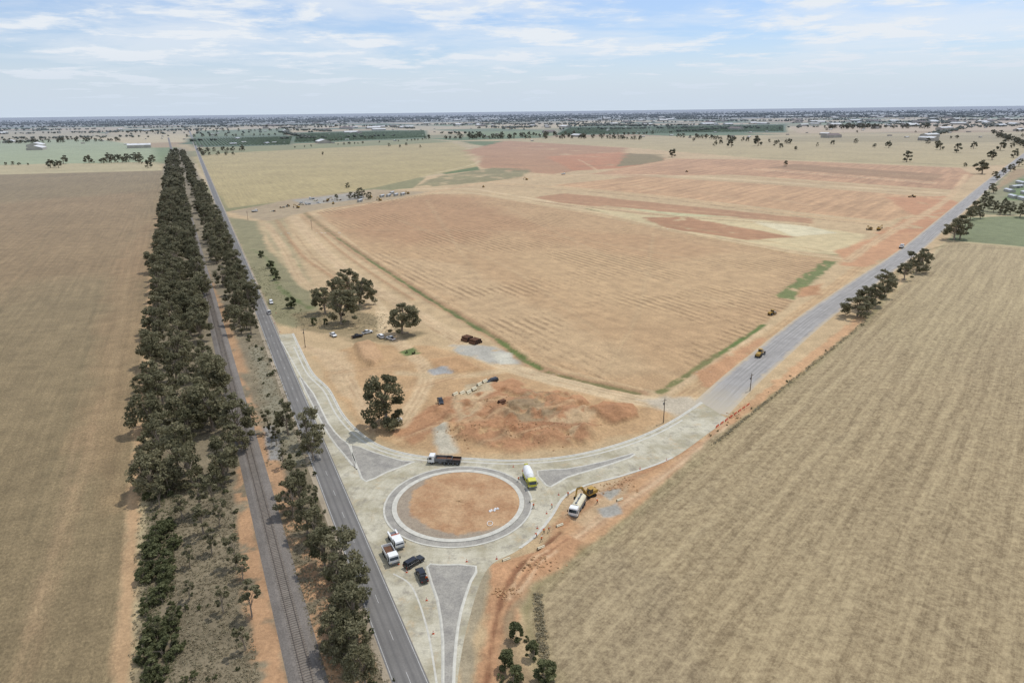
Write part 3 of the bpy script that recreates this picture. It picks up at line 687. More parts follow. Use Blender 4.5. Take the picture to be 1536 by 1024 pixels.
for px,h in [((622,532),1.6),((610,530),1.2),((790,960),1.0),((750,1020),1.2)]: shrub(G(*px),h)
for px,h in [((1286,474),12),((1300,468),13),((1296,462),11),((1312,458),12),((1325,446),11),((1335,436),12),((1356,420),10),((1366,402),11),((1374,408),13),((1382,398),11),((1430,360),17),((1440,358),16),((1436,350),15),((1455,330),12),((1462,322),13),((1475,316),14),((1490,318),11),((1515,322),12),((1530,326),13),((1500,322),11),((1478,300),10),((1490,290),12),((1540,318),12),((1484,308),10),((1470,328),10),((1506,312),10),((1495,270),12),((1515,258),12),((1528,250),13),((1505,262),10)]: gum(G(*px),h,GUM,1.15)
for i in range(16):
    k=random.random(); a=np.array([1066,655]);b=np.array([1300,482]); q=a+(b-a)*k; shrub(G(*(q+np.array([random.uniform(-3,4),0]))),random.uniform(0.4,0.9))
for px,h in [((1008,236),20),((1097,221),26),((1137,219),30),((1162,219),16),((1072,219),16),((1080,216),14),((1333,222),20),((1360,243),22),((1392,216),18),((1410,225),22),((1435,229),22),((1460,223),20),((1500,226),26),((1520,237),20),((1473,261),24),((1488,240),22),((1178,250),12),((1250,217),14),((1225,220),12),((1193,226),12),((1405,220),18),((484,233),10),((545,296),13),((536,298),11),((525,299),10),((552,299),10),((520,282),8),((505,300),8),((76,252),20),((88,252),18),((222,252),18),((212,246),14),((1170,222),14),((1040,212),14),((960,209),14),((1283,215),14),((1312,222),12),((583,220),12),((600,222),10),((610,218),10),((1517,222),16),((1240,196),14),((630,222),10),((1448,250),8)]: gum(G(*px),h*0.88,FAR if h>13 else GUM,1.1)
def tline(a,b,step,h,jit=6,drop=0.2):
    A=G(*a);Bq=G(*b); n=int(np.hypot(*(Bq-A))/step)
    for i in range(n+1):
        if random.random()<drop: continue
        q=A+(Bq-A)*i/max(n,1)+np.array([random.uniform(-jit,jit),random.uniform(-jit,jit)])
        gum(q,h*random.uniform(.6,1.2),FAR,1.15)
tline((100,246),(230,243),11,15); tline((160,240),(215,240),11,14); tline((0,216),(175,212),13,16,14); tline((0,213),(150,209),18,15,20); tline((0,248),(40,248),14,7)
tline((300,228),(368,226),12,14); tline((305,233),(345,233),10,13,8); tline((640,209),(900,208),16,17,14); tline((690,206),(860,203),18,17,14,.2); tline((720,207),(900,206),20,16,20,.3)
tline((1015,206),(1180,216),17,15,12,.3); tline((900,208),(960,210),14,14); tline((1240,194),(1400,193),20,20,25); tline((1250,192),(1390,191),20,20,25); tline((1240,193),(1330,192),20,20,25)
tline((440,222),(640,210),22,8,6,0.5); tline((1420,208),(1536,206),25,14,10,0.4); tline((1490,200),(1560,230),20,14,10,0.4)
tline((870,206),(1010,200),25,12,8,0.4); tline((460,214),(560,208),22,10,6,0.4)
tline((280,206),(440,203),24,14,12,0.3); tline((1180,200),(1536,198),30,13,15,0.6); tline((180,200),(440,196),26,15,20,.35); tline((200,192),(560,190),30,16,30,.35)
def icos():
    p=(1+5**.5)/2; V=np.array([(-1,p,0),(1,p,0),(-1,-p,0),(1,-p,0),(0,-1,p),(0,1,p),(0,-1,-p),(0,1,-p),(p,0,-1),(p,0,1),(-p,0,-1),(-p,0,1)],float); V/=np.linalg.norm(V[0])
    Fc=np.array([(0,11,5),(0,5,1),(0,1,7),(0,7,10),(0,10,11),(1,5,9),(5,11,4),(11,10,2),(10,7,6),(7,1,8),(3,9,4),(3,4,2),(3,2,6),(3,6,8),(3,8,9),(4,9,5),(2,4,11),(6,2,10),(8,6,7),(9,8,1)]); return V,Fc
IV,IF=icos()
PTS=[]
for i in range(400):
    D=2900+ 11500*rng.random()**0.75; az=math.radians(rng.uniform(-50,50)); c0=np.array([math.sin(az),math.cos(az)])*D
    d=hd if rng.random()<0.3 else (hn if rng.random()<0.8 else ed)
    if rng.random()<0.65:
        Ln=rng.uniform(150,1100); n=int(Ln/18); s=rng.uniform(-.5,.5,n)*Ln
        P_=c0+d*s[:,None]+rng.normal(size=(n,2))*rng.uniform(3,12)
    else:
        n=int(rng.uniform(10,80)); P_=c0+rng.normal(size=(n,2))*np.array([rng.uniform(60,300),rng.uniform(15,60)])
    PTS.append(P_)
az=np.radians(rng.uniform(-52,52,4500)); D=rng.uniform(7000,20000,4500); PTS.append(np.stack([np.sin(az)*D,np.cos(az)*D],1))
PTS=np.concatenate(PTS); n=len(PTS)
def blobs(PTS,k):
    Vs=[];n=len(PTS)
    for j in range(k):
        R=rng.uniform(3.0,6.5,n)*(1+ (np.hypot(PTS[:,0],PTS[:,1])>8000)*0.6); hz=rng.uniform(4,8,n)
        ctr=np.stack([PTS[:,0]+rng.normal(size=n)*3,PTS[:,1]+rng.normal(size=n)*3,hz],1)
        jit=1+rng.normal(size=(n,12,1))*0.2
        Vs.append(ctr[:,None,:]+IV[None]*jit*np.stack([R*1.15,R*1.15,R*0.85],1)[:,None,:])
    V=np.concatenate(Vs); V[:,:,2]=np.maximum(V[:,:,2],0.2)
    Fc=(IF[None]+(np.arange(len(V))*12)[:,None,None]).reshape(-1,3)
    return V.reshape(-1,3),Fc
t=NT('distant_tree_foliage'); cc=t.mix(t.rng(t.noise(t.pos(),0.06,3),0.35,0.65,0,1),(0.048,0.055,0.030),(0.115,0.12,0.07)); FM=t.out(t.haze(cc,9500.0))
V,Fc=blobs(PTS,2); me=npmesh('distant_trees',V,Fc,[FM],n=3); o=bpy.data.objects.new('distant_trees',me); col.objects.link(o)
# distant township: many small gabled houses and sheds
v=[];f=[];mi=[]
for i in range(640):
    if i<440: D=random.uniform(4200,9500); a_=math.radians(random.choice([random.gauss(14,12),random.gauss(-12,10),random.gauss(28,5)]))
    else: D=random.uniform(2400,6000); a_=math.radians(random.uniform(-36,38))
    c0=np.array([math.sin(a_),math.cos(a_)])*D; big=random.random()<.28; Lh=random.uniform(30,90) if big else random.uniform(9,18); Wh=Lh*random.uniform(.35,.6); hh_=random.uniform(6,10) if big else 3.2
    th=math.atan2(hn[1],hn[0])+random.choice((0,1.57)); ca_,sa_=math.cos(th),math.sin(th); o=len(v); r=hh_+Wh*.15
    for x,y,z in [(-1,-1,0),(1,-1,0),(1,1,0),(-1,1,0),(-1,-1,hh_),(1,-1,hh_),(1,1,hh_),(-1,1,hh_),(-1,0,r),(1,0,r)]:
        v.append((c0[0]+x*Lh/2*ca_-y*Wh/2*sa_,c0[1]+x*Lh/2*sa_+y*Wh/2*ca_,z))
    rm=2 if i%4==0 else 1
    for q,m_ in (((0,1,5,4),0),((1,2,6,5),0),((2,3,7,6),0),((3,0,4,7),0),((5,6,9),0),((7,4,8),0),((4,5,9,8),rm),((6,7,8,9),rm)): f.append([o+k for k in q]); mi.append(m_)
def hz(name,c):
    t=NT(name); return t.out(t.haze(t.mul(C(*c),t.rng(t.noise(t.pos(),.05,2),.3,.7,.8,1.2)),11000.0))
add('distant_township',v,f,[hz('house_walls',(200,192,178)),hz('pale_roofs',(240,240,238)),hz('dark_roofs',(130,110,102))],mi)
def orchard(px,step,hgt):
    P=np.array(GG(px)); c0=P.mean(0); R=np.max(np.hypot(*(P-c0).T))
    i=np.arange(-R,R,step); j=np.arange(-R,R,step*0.7); ii,jj=np.meshgrid(i,j); q=c0+hd*jj.ravel()[:,None]+hn*ii.ravel()[:,None]
    return q[sdf(list(P),q[:,0],q[:,1])<0]
Q=np.concatenate([orchard([(282,209),(438,205),(434,217),(294,219)],11,4),orchard([(445,201),(636,196),(638,206),(442,214)],13,4),orchard([(855,192),(1175,188),(1175,197),(835,202)],18,4)])
n=len(Q); V=(np.concatenate([Q,np.full((n,1),1.6)],1)[:,None,:]+IV[None]*np.array([2.4,2.4,1.7])*(1+rng.normal(size=(n,12,1))*.15)).reshape(-1,3)
Fc=(IF[None]+(np.arange(n)*12)[:,None,None]).reshape(-1,3)
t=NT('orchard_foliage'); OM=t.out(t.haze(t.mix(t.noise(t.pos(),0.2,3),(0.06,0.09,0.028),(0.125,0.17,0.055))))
me=npmesh('orchard_rows',V,Fc,[OM],n=3); o=bpy.data.objects.new('orchard_rows',me); col.objects.link(o)
def tufts(name,zones,mat,size):
    Qs=[];tn=[]
    for quad,cnt in zones:
        a,b,c_,d=[G(*q) for q in quad]
        for i in range(cnt):
            u,v_=random.random(),random.random(); q=(a*(1-u)+b*u)*(1-v_)+(d*(1-u)+c_*u)*v_
            z=leaves(np.array([q[0],q[1],0.15]),size*random.uniform(.4,1.2),0.5,9,0.22,rng); z[:,:,2]=np.abs(z[:,:,2]); Qs.append(z); tn.append(np.full(36,random.random()))
    V=np.concatenate(Qs).reshape(-1,3); me=npmesh(name,V,np.arange(len(V)).reshape(-1,4),[mat])
    ta=me.attributes.new('tint','FLOAT','POINT'); ta.data.foreach_set('value',np.concatenate(tn).astype(np.float32))
    o=bpy.data.objects.new(name,me); col.objects.link(o)
tufts('verge_dry_grass',[([(262,1090),(400,1090),(345,720),(250,720)],2600),([(190,1090),(235,1090),(240,600),(215,600)],900),([(490,1090),(610,1090),(480,760),(420,760)],1500),([(400,700),(470,700),(400,510),(370,510)],700),([(1066,668),(1076,664),(1300,484),(1292,484)],700),([(800,890),(812,890),(832,1060),(815,1060)],350),([(440,492),(600,500),(590,470),(440,470)],500)],DRY,0.5)
tufts('green_verge_scrub',[([(205,1090),(262,1090),(262,740),(222,740)],700),([(355,400),(400,400),(470,480),(410,480)],350)],LEAF2,0.6)
# ---------------------------------------------------------------- object builder
class MB:
    def __init__(s): s.v=[];s.f=[];s.m=[];s.mats=[]
    def mi(s,k):
        if k not in s.mats: s.mats.append(k)
        return s.mats.index(k)
    def face(s,idx,k): s.f.append(tuple(idx)); s.m.append(s.mi(k))
    def box(s,x0,x1,y0,y1,z0,z1,k,ix=0,iy=0):
        o=len(s.v); s.v+=[(x0,y0,z0),(x1,y0,z0),(x1,y1,z0),(x0,y1,z0),(x0+ix,y0+iy,z1),(x1-ix,y0+iy,z1),(x1-ix,y1-iy,z1),(x0+ix,y1-iy,z1)]
        for q in ((0,3,2,1),(4,5,6,7),(0,1,5,4),(1,2,6,5),(2,3,7,6),(3,0,4,7)): s.face([o+i for i in q],k)
    def prism(s,pr,y0,y1,k,ins=None):
        """profile in x,z; ins: per-point inward offset"""
        o=len(s.v); n=len(pr); ins=ins or [0]*n
        s.v+=[(x,y0+i,z) for (x,z),i in zip(pr,ins)]+[(x,y1-i,z) for (x,z),i in zip(pr,ins)]
        s.face([o+i for i in range(n)],k); s.face([o+n+i for i in reversed(range(n))],k)
        for i in range(n): j=(i+1)%n; s.face([o+i,o+n+i,o+n+j,o+j],k)
    def cyl(s,a,b,r,k,r2=None,n=14,cap=True):
        a=Vector(a);b=Vector(b); d=(b-a).normalized(); u=d.orthogonal().normalized(); w=d.cross(u); o=len(s.v); r2=r if r2 is None else r2
        for q,rr in ((a,r),(b,r2)):
            for i in range(n): t=2*math.pi*i/n; s.v.append(tuple(q+u*rr*math.cos(t)+w*rr*math.sin(t)))
        for i in range(n): j=(i+1)%n; s.face([o+i,o+j,o+n+j,o+n+i],k)
        if cap: s.face([o+i for i in reversed(range(n))],k); s.face([o+n+i for i in range(n)],k)
    def wheel(s,x,y,r,w=0.28):
        sgn=1 if y>0 else -1
        s.cyl((x,y-sgn*w/2,r),(x,y+sgn*w/2,r),r,'tyre'); s.cyl((x,y+sgn*w/2,r),(x,y+sgn*(w/2+0.02),r),r*0.55,'grey')
    def make(s,name,bev=0.03):
        me=bpy.data.meshes.new(name); me.from_pydata(s.v,[],s.f)
        for k in s.mats: me.materials.append(M[k])
        me.polygons.foreach_set('material_index',s.m); me.update()
        o=bpy.data.objects.new(name,me); col.objects.link(o)
        if bev: m=o.modifiers.new('b','BEVEL'); m.width=bev; m.segments=2; m.limit_method='ANGLE'
        return o
def place(o,p0,p1=None,z=0.03,ang=None):
    g=G(*p0); o.location=(g[0],g[1],z+zat(g))
    if p1 is not None: d=G(*p1)-g; o.rotation_euler[2]=math.atan2(d[1],d[0])
    elif ang is not None: o.rotation_euler[2]=ang
    return o
def car(name,paint,kind='ute'):
    b=MB(); W=0.93
    b.prism([(-2.6,.42),(2.5,.38),(2.66,.6),(2.6,.9),(2.3,1.02),(1.15,1.12),(-2.62,1.1)],-W,W,paint,[.03,.03,.06,.06,.08,.05,.05])
    re=-0.95 if kind=='ute' else -2.45
    b.prism([(re-.1,1.1),(1.25,1.12),(.5,1.66),(re+.12,1.70)],-W+.07,W-.07,'glass',[0,0,.16,.16])
    b.prism([(re+.1,1.69),(.52,1.66),(.4,1.76),(re+.2,1.79)],-W+.22,W-.22,paint,[0,0,.04,.04])
    for x in ((re+.05),-.0):
        for sg in (-1,1): b.box(x-.05,x+.05,sg*(W-.16)-.05,sg*(W-.16)+.05,1.1,1.68,paint)
    if kind=='ute':
        b.box(-2.5,-1.1,-W+.1,W-.1,1.095,1.125,'tyre'); b.box(-1.12,-1.06,-.7,.7,1.1,1.5,'grey')
    for x in (-1.6,1.65):
        for y in (-.82,.82): b.wheel(x,y,.38,.26)
    for y in (-.68,.68): b.box(2.52,2.64,y-.2,y+.2,.7,.88,'cream'); b.box(-2.66,-2.58,y-.12,y+.12,.75,1.0,'red')
    b.box(2.6,2.7,-.8,.8,.42,.6,'tyre'); b.box(.9,1.05,-W-.17,-W+.02,1.1,1.28,paint); b.box(.9,1.05,W-.02,W+.17,1.1,1.28,paint)
    return b.make(name)
def cab(b,x0,x1,paint,h=2.7,W=1.2):
    b.prism([(x0,.7),(x1,.7),(x1+.05,1.5),(x1-.25,h-.1),(x1-.5,h),(x0,h)],-W,W,paint,[0,0,0,.08,.12,.1])
    b.prism([(x1+.06,1.6),(x1+.08,1.62),(x1-.19,h-.35),(x1-.21,h-.35)],-W+.15,W-.15,'glass')
    for s in (-1,1): b.box(x1-1.15,x1-.3,s*(W-.0)-.02,s*(W-.0)+.02,1.55,2.25,'glass'); b.box(x1-.05,x1+.1,s*(W+.2)-.1,s*(W+.2)+.1,1.6,2.2,'tyre')
    b.box(x1,x1+.15,-W,W,.5,.85,'grey')
    for y in (-.9,.9): b.box(x1+.1,x1+.18,y-.2,y+.2,.95,1.15,'cream')
def chassis(b,x0,x1,ax):
    b.box(x0,x1,-.45,.45,.65,.95,'tyre')
    for x in ax:
        for y in (-1.0,1.0): b.wheel(x,y,.5,.32 if x>0 else .5)
    b.box(-.5,.6,-1.15,-.6,.5,.95,'grey'); b.box(-.5,.4,.6,1.15,.5,.95,'grey')
def tipper(name='tipper_truck',body='white',cabc='white',L=6.8):
    b=MB(); x1=L/2; chassis(b,-L/2,x1-.3,(-L/2+1,-L/2+2.2,x1-1.1)); cab(b,x1-1.9,x1,cabc)
    X0,X1=-L/2,x1-2.1
    b.box(X0,X1,-1.2,1.2,1.0,1.12,'grey')
    for y in (-1.2,1.12): b.box(X0,X1,y,y+.08,1.12,2.0,body)
    b.box(X0,X0+.08,-1.12,1.12,1.12,2.0,body); b.box(X1-.08,X1,-1.12,1.12,1.12,2.2,body); b.box(X0+.1,X1-.1,-1.1,1.1,1.12,1.5,'rust',.3,.3)
    for i in range(5):
        x=X0+.4+i*(X1-X0-.8)/4
        for y in (-1.25,1.2): b.box(x-.05,x+.05,y,y+.05,1.12,2.0,body)
    return b.make(name)
def service_truck():
    b=MB(); chassis(b,-3.3,3,(-2.1,2.2)); cab(b,1.5,3.3,'white',2.4,1.1); b.box(-3.3,1.3,-1.15,1.15,.98,1.1,'grey')
    b.box(-.4,1.2,-1.1,1.1,1.1,2.1,'white'); b.box(-3.2,-.5,-1.15,-.75,1.1,1.7,'white'); b.box(-3.2,-.5,.75,1.15,1.1,1.7,'white'); b.box(-3,-.7,-.6,.6,1.1,1.35,'grey'); b.box(-.4,-.3,-1,1,2.1,2.35,'orange')
    return b.make('service_truck')
def mixer():
    b=MB(); chassis(b,-4,4,(-3,-1.7,2.9)); cab(b,2.3,4.2,'lime',2.8)
    P_=[(-3.9,2.9,.75),(-3.1,2.75,1.15),(-1.2,2.4,1.35),(.6,2.1,1.25),(1.6,1.95,.7)]
    for (x,z,r),(x2,z2,r2) in zip(P_,P_[1:]): b.cyl((x,0,z),(x2,0,z2),r,'white',r2,20,cap=(x in(-3.9,.6)))
    b.box(1.5,2.0,-1,1,.95,2.3,'lime'); b.box(-4.2,-3.9,-.5,.5,1.0,2.3,'lime'); b.prism([(-4.3,3.2),(-3.5,3.7),(-3.6,4.0),(-4.7,3.5)],-.5,.5,'lime'); b.prism([(-4.3,2.2),(-5.3,1.3),(-5.3,1.1),(-4.2,1.9)],-.25,.25,'grey')
    b.box(-3.9,1.5,-1.2,-1.0,.95,1.25,'lime'); b.box(-3.9,1.5,1.0,1.2,.95,1.25,'lime')
    return b.make('concrete_mixer_truck')
def tanker():
    b=MB(); chassis(b,-4,4,(-3,-1.7,2.9)); cab(b,2.3,4.1,'white',2.8)
    n=20;o=len(b.v)
    for x in (-4,1.9):
        for i in range(n): a=2*math.pi*i/n; b.v.append((x,1.2*math.cos(a),1.95+.9*math.sin(a)))
    for i in range(n): j=(i+1)%n; b.face([o+i,o+j,o+n+j,o+n+i],'cream')
    b.face([o+i for i in range(n)],'cream'); b.face([o+n+i for i in reversed(range(n))],'cream')
    for x in (-3.4,-1.2,1.2): b.cyl((x,0,2.8),(x,0,3.0),.32,'grey')
    b.box(-3.8,1.7,-.2,.2,2.83,2.88,'grey'); b.box(-4.3,-4,-1.1,1.1,.8,1.1,'grey'); b.box(-4,1.8,-1.15,-.9,.95,1.15,'grey'); b.box(-4,1.8,.9,1.15,.95,1.15,'grey')
    return b.make('water_tanker_truck')
def excavator():
    b=MB()
    for s in (-1,1): b.prism([(-1.7,.35),(-1.4,0),(1.4,0),(1.7,.35),(1.4,.75),(-1.4,.75)],s*1.0-.28,s*1.0+.28,'tyre')
    b.box(-.8,.8,-.7,.7,.3,.85,'grey'); b.cyl((0,0,.85),(0,0,1.0),.7,'grey')
    b.prism([(-2.0,1.0),(1.3,1.0),(1.3,1.4),(-.3,1.5),(-.3,2.0),(-1.9,2.0),(-2.1,1.6)],-1.2,1.2,'yellow')
    b.prism([(-.2,1.4),(1.3,1.4),(1.2,2.2),(.8,2.75),(-.2,2.75)],.15,1.15,'glass'); b.box(-.25,.85,.1,1.2,2.75,2.83,'yellow')
    for x,z in ((1.28,1.4),(-.2,1.4)):
        for y in (.13,1.17): b.box(x-.05,x+.05,y-.04,y+.04,z,2.7,'yellow')
    b.prism([(1.0,1.4),(1.4,1.3),(2.9,3.4),(4.6,3.7),(4.5,4.1),(2.6,3.9)],-.5,-.15,'yellow')
    b.prism([(4.3,4.2),(4.75,4.0),(5.1,1.5),(4.8,1.4)],-.45,-.2,'yellow')
    b.prism([(4.7,1.6),(5.3,1.5),(5.3,.7),(4.5,.3),(4.2,.8)],-.8,.15,'tyre')
    b.cyl((1.5,-.32,1.5),(3.0,-.32,3.2),.08,'grey'); b.cyl((3.2,-.32,4.1),(4.5,-.32,4.25),.08,'grey'); return b.make('excavator')
def grader():
    b=MB()
    for x in (-3,-1.6,3.3):
        for y in (-1.0,1.0): b.wheel(x,y,.6,.4)
    b.prism([(-4,.9),(-1,.9),(-1,2.0),(-3.8,1.8)],-.8,.8,'yellow'); b.prism([(-1,1.0),(.4,1.0),(.5,1.8),(.3,3.0),(-.9,3.0)],-.7,.7,'glass'); b.box(-1,.4,-.8,.8,3.0,3.1,'yellow')
    b.prism([(.2,1.7),(3.6,1.2),(3.8,.8),(4.0,.8),(3.9,1.5),(.4,2.1)],-.2,.2,'yellow'); b.box(3.2,3.5,-.9,.9,.5,.8,'yellow'); b.prism([(1.2,.15),(1.4,.15),(1.5,.8),(1.3,.85)],-1.8,1.8,'grey'); b.cyl((1.3,0,.9),(1.3,0,1.05),.8,'yellow'); b.box(1.1,1.5,-.1,.1,1.0,1.9,'yellow')
    return b.make('motor_grader')
def roller():
    b=MB(); b.cyl((1.6,-1,.75),(1.6,1,.75),.75,'grey',n=20)
    for y in (-.9,.9): b.wheel(-1.4,y,.75,.5)
    b.prism([(-2.5,.9),(-.4,.9),(-.4,1.8),(-2.4,1.6)],-.8,.8,'yellow'); b.prism([(-.5,1.0),(.5,1.0),(.5,2.6),(-.4,2.6)],-.7,.7,'glass'); b.box(-.6,.6,-.8,.8,2.6,2.7,'yellow')
    for y in (-1.15,1.0): b.box(.4,1.8,y,y+.15,.6,.95,'yellow')
    b.box(.3,.55,-1.1,1.1,.7,1.1,'yellow'); return b.make('road_roller')
# vehicles
place(tipper(L=7.2,body='grey'),(661,694),(638,693))
tr=MB(); tr.box(-2.2,2.2,-1.15,1.15,.9,1.02,'grey')
for y in (-1.15,1.07): tr.box(-2.2,2.2,y,y+.08,1.02,1.8,'black')
tr.box(-2.2,-2.12,-1.07,1.07,1.02,1.8,'black'); tr.box(2.12,2.2,-1.07,1.07,1.02,1.8,'black'); tr.box(-2.1,2.1,-1.0,1.0,1.02,1.4,'rust',.3,.3); tr.cyl((2.2,0,.8),(3.4,0,.8),.08,'grey')
for x in (-1.2,0.1):
    for y in (-.95,.95): tr.wheel(x,y,.48,.35)
place(tr.make('tipping_trailer'),(681,695),(655,694))
place(mixer(),(794,723),(801,738)); place(tanker(),(866,766),(855,785)); place(excavator(),(884,746),(872,752),0)
place(service_truck(),(594,814),(600,824)); place(tipper(L=6.4,body='white'),(586,837),(592,848))
place(car('dark_car','black','suv'),(621,846),(633,839)); place(car('dark_ute','black'),(633,866),(627,853))
place(car('white_ute','white'),(592,634),(603,631)); place(car('dark_ute','black'),(661,608),(664,616)); place(car('dark_car','black','suv'),(738,575),(728,578))
place(car('white_ute','white'),(586,509),(580,507)); place(car('white_car','white','suv'),(407,455),(410,463)); place(car('white_ute','white'),(404,470),(401,460))
place(car('white_ute','white'),(551,500),(560,498)); place(car('white_car','white','suv'),(571,506),(565,502)); place(car('dark_ute','black'),(536,506),(545,504)); place(car('white_ute','white'),(500,504),(506,508))
place(grader(),(1140,533),(1150,524)); place(roller(),(1158,472),(1166,470)); place(excavator(),(1318,346),(1330,343)); place(grader(),(1368,296),(1360,296)); place(excavator(),(1305,345),(1295,347)); place(tipper(L=6.4),(1352,372),(1360,366))
for px in [(432,310),(452,305),(462,307),(478,305),(492,301),(540,297),(556,296),(382,318),(725,281),(790,270),(845,262),(1030,258),(447,312),(500,306),(468,299),(570,301),(612,291)]:
    place(random.choice([lambda:car('white_ute','white'),lambda:tipper(L=6.4),lambda:excavator(),lambda:roller()])(),px,ang=random.random()*6)
# people
def person(px,ang,bend=0.0,reach=0.3,vest='hivis',step=0.15):
    E=bpy.data.objects.new('construction_worker',None); col.objects.link(E); g=G(*px); E.location=(g[0],g[1],0.04+zat(g)); E.rotation_euler[2]=ang
    sb=math.sin(bend); cb=math.cos(bend)
    def T(x,y,z): return (x+sb*z,y,0.95+cb*z-0)
    V=[(0,0,.95),T(0,0,.25),T(0,0,.5)]; R=[(.15,.12),(.16,.11),(.06,.06)]; Ed=[(0,1),(1,2)]
    hands=[]
    for s in (-1,1):
        sh=T(0,s*.18,.44); el=T(.05+reach*.3,s*.26,.18); wr=(el[0]+reach*.6,el[1]-s*.03,el[2]-.24+reach*.2); i=len(V); V+=[sh,el,wr]; R+=[(.06,.06),(.045,.045),(.03,.03)]; Ed+=[(1,i),(i,i+1),(i+1,i+2)]; hands.append((wr,s))
        i=len(V); V+=[(0,s*.09,.9),(s*step*.5+.03,s*.11,.5),(s*step,s*.12,.09),(s*step+.17,s*.13,.05)]; R+=[(.1,.1),(.065,.065),(.045,.045),(.04,.035)]; Ed+=[(0,i),(i,i+1),(i+1,i+2),(i+2,i+3)]
    me=bpy.data.meshes.new('body'); me.from_pydata(V,Ed,[]); ob=bpy.data.objects.new('body',me); col.objects.link(ob); ob.parent=E
    m=ob.modifiers.new('s','SKIN'); ob.modifiers.new('ss','SUBSURF').levels=1
    for sv,r in zip(me.skin_vertices[0].data,R): sv.radius=r
    me.skin_vertices[0].data[0].use_root=True
    t=NT('work_clothes'); z=t.sep(t.obj())[2]; cc=t.mix(t.math('GREATER_THAN',z,.96),C(38,46,70,.75),C(240,110,40,.8,1)); cc=t.mix(t.math('LESS_THAN',z,.12),cc,C(60,45,32)); me.materials.append(t.out(cc))
    b=MB(); hd_=T(.03,0,.64); x,y,z=hd_
    for k,(z0,z1,ra_,rb) in enumerate([(-.13,-.08,.05,.075),(-.08,0,.075,.095),(0,.06,.095,.09)]): b.cyl((x,y,z+z0),(x,y,z+z1),ra_,'skin',rb,12)
    b.cyl((x+.08,0,z-.03),(x+.12,0,z-.04),.018,'skin'); b.box(x+.08,x+.094,-.025,.025,z-.078,z-.068,'red')
    for s in (-1,1): b.cyl((x+.08,s*.035,z),(x+.095,s*.035,z),.012,'navy'); b.cyl((x,s*.085,z-.02),(x,s*.105,z-.02),.025,'skin')
    b.cyl((x,0,z+.03),(x,0,z+.045),.14,'white'); b.cyl((x,0,z+.045),(x,0,z+.10),.12,'white',.10); b.cyl((x,0,z+.10),(x,0,z+.14),.10,'white',.04)
    for w,s in hands:
        b.box(w[0]-.02,w[0]+.07,w[1]-.015,w[1]+.015,w[2]-.09,w[2]+.0,'skin',.01,.004)
        for i,Lf in enumerate((.065,.078,.072,.055)):
            xx=w[0]-.01+i*.022; b.cyl((xx,w[1],w[2]-.085),(xx+.008,w[1]-s*.006,w[2]-.085-Lf*.6),.0095,'skin',n=6); b.cyl((xx+.008,w[1]-s*.006,w[2]-.085-Lf*.6),(xx+.01,w[1]-s*.025,w[2]-.085-Lf),.0088,'skin',.007,n=6)
        b.cyl((w[0]+.06,w[1],w[2]-.03),(w[0]+.095,w[1]-s*.01,w[2]-.085),.011,'skin',.009,n=6)
    hobj=b.make('head_and_hands',0); hobj.parent=E
for i,(px,bd) in enumerate([((805,806),.5),((816,800),.1),((823,797),.6),((812,812),.1),((800,762),0),((852,745),.2),((828,762),.1),((778,722),0),((640,872),0),((896,757),.3)]): person(px,random.random()*6.28,bd,random.uniform(.1,.6))
# cones, poles, pipes etc
def cone():
    b=MB(); b.box(-.2,.2,-.2,.2,0,.04,'orange'); b.cyl((0,0,.04),(0,0,.3),.15,'orange',.1); b.cyl((0,0,.3),(0,0,.48),.1,'white',.065); b.cyl((0,0,.48),(0,0,.75),.065,'orange',.025); return b.make('traffic_cone',0)
c0=cone(); first=True
for px in [(784,706),(770,700),(838,742),(820,770),(806,792),(745,838),(700,842),(628,842),(610,858),(598,846),(1000,690),(960,703),(640,900),(650,950),(414,470),(412,485),(420,498)]:
    o=c0 if first else bpy.data.objects.new('traffic_cone',c0.data); 
    if not first: col.objects.link(o)
    first=False; place(o,px); o.scale=(1.1,1.1,1.1)
def pole(px,h=9,arm=True):
    b=MB(); b.cyl((0,0,-.3),(0,0,h),.17,'timber',.11,10)
    if arm:
        b.box(-1.1,1.1,-.06,.06,h-.8,h-.68,'timber')
        for x in (-1,-.4,.4,1): b.cyl((x,0,h-.68),(x,0,h-.5),.05,'white',n=8)
        b.cyl((.0,.3,h-2.5),(0,.3,h-1.7),.25,'grey')
    return place(b.make('power_pole',0),px,ang=0.6,z=0)
for px,h in [((995,634),9),((458,521),9),((1125,586),7),((468,345),9),((350,400),9),((372,330),9)]: pole(px,h)
def barrier():
    b=MB(); b.prism([(-.95,0),(.95,0),(.95,.7),(-.95,.7)],-.18,.18,'orange',[0,0,.12,.12]); b.box(-.7,-.3,-.2,.2,.05,.2,'white'); b.box(.3,.7,-.2,.2,.05,.2,'white'); return b.make('plastic_barrier',.02)
A=G(1076,640);Bq=G(1128,604); n=int(np.hypot(*(Bq-A))/3.2); me=None
for i in range(n):
    if me is None: o=barrier(); me=o.data
    else: o=bpy.data.objects.new('plastic_barrier',me); col.objects.link(o)
    q=A+(Bq-A)*i/n; o.location=(q[0],q[1],0.05); o.rotation_euler[2]=math.atan2(*(Bq-A)[::-1])
def pipes(name,px,px2,r,L,n,k):
    b=MB()
    for row in range(2):
        for i in range(n-row):
            y=(i+row*.5)*2.05*r; z=r+row*1.75*r; b.cyl((-L/2,y,z),(L/2,y,z),r,k,n=14); b.cyl((-L/2-.01,y,z),(-L/2-.02,y,z),r*.75,'tyre'); b.cyl((L/2+.01,y,z),(L/2+.02,y,z),r*.75,'tyre')
    return place(b.make(name,0),px,px2,0)
pipes('steel_pipe_stack',(697,512),(704,514),.6,4,4,'rust'); pipes('steel_pipe_stack',(709,516),(716,518),.6,4,4,'rust'); pipes('steel_pipe_stack',(755,614),(762,612),.4,2.5,3,'rust')
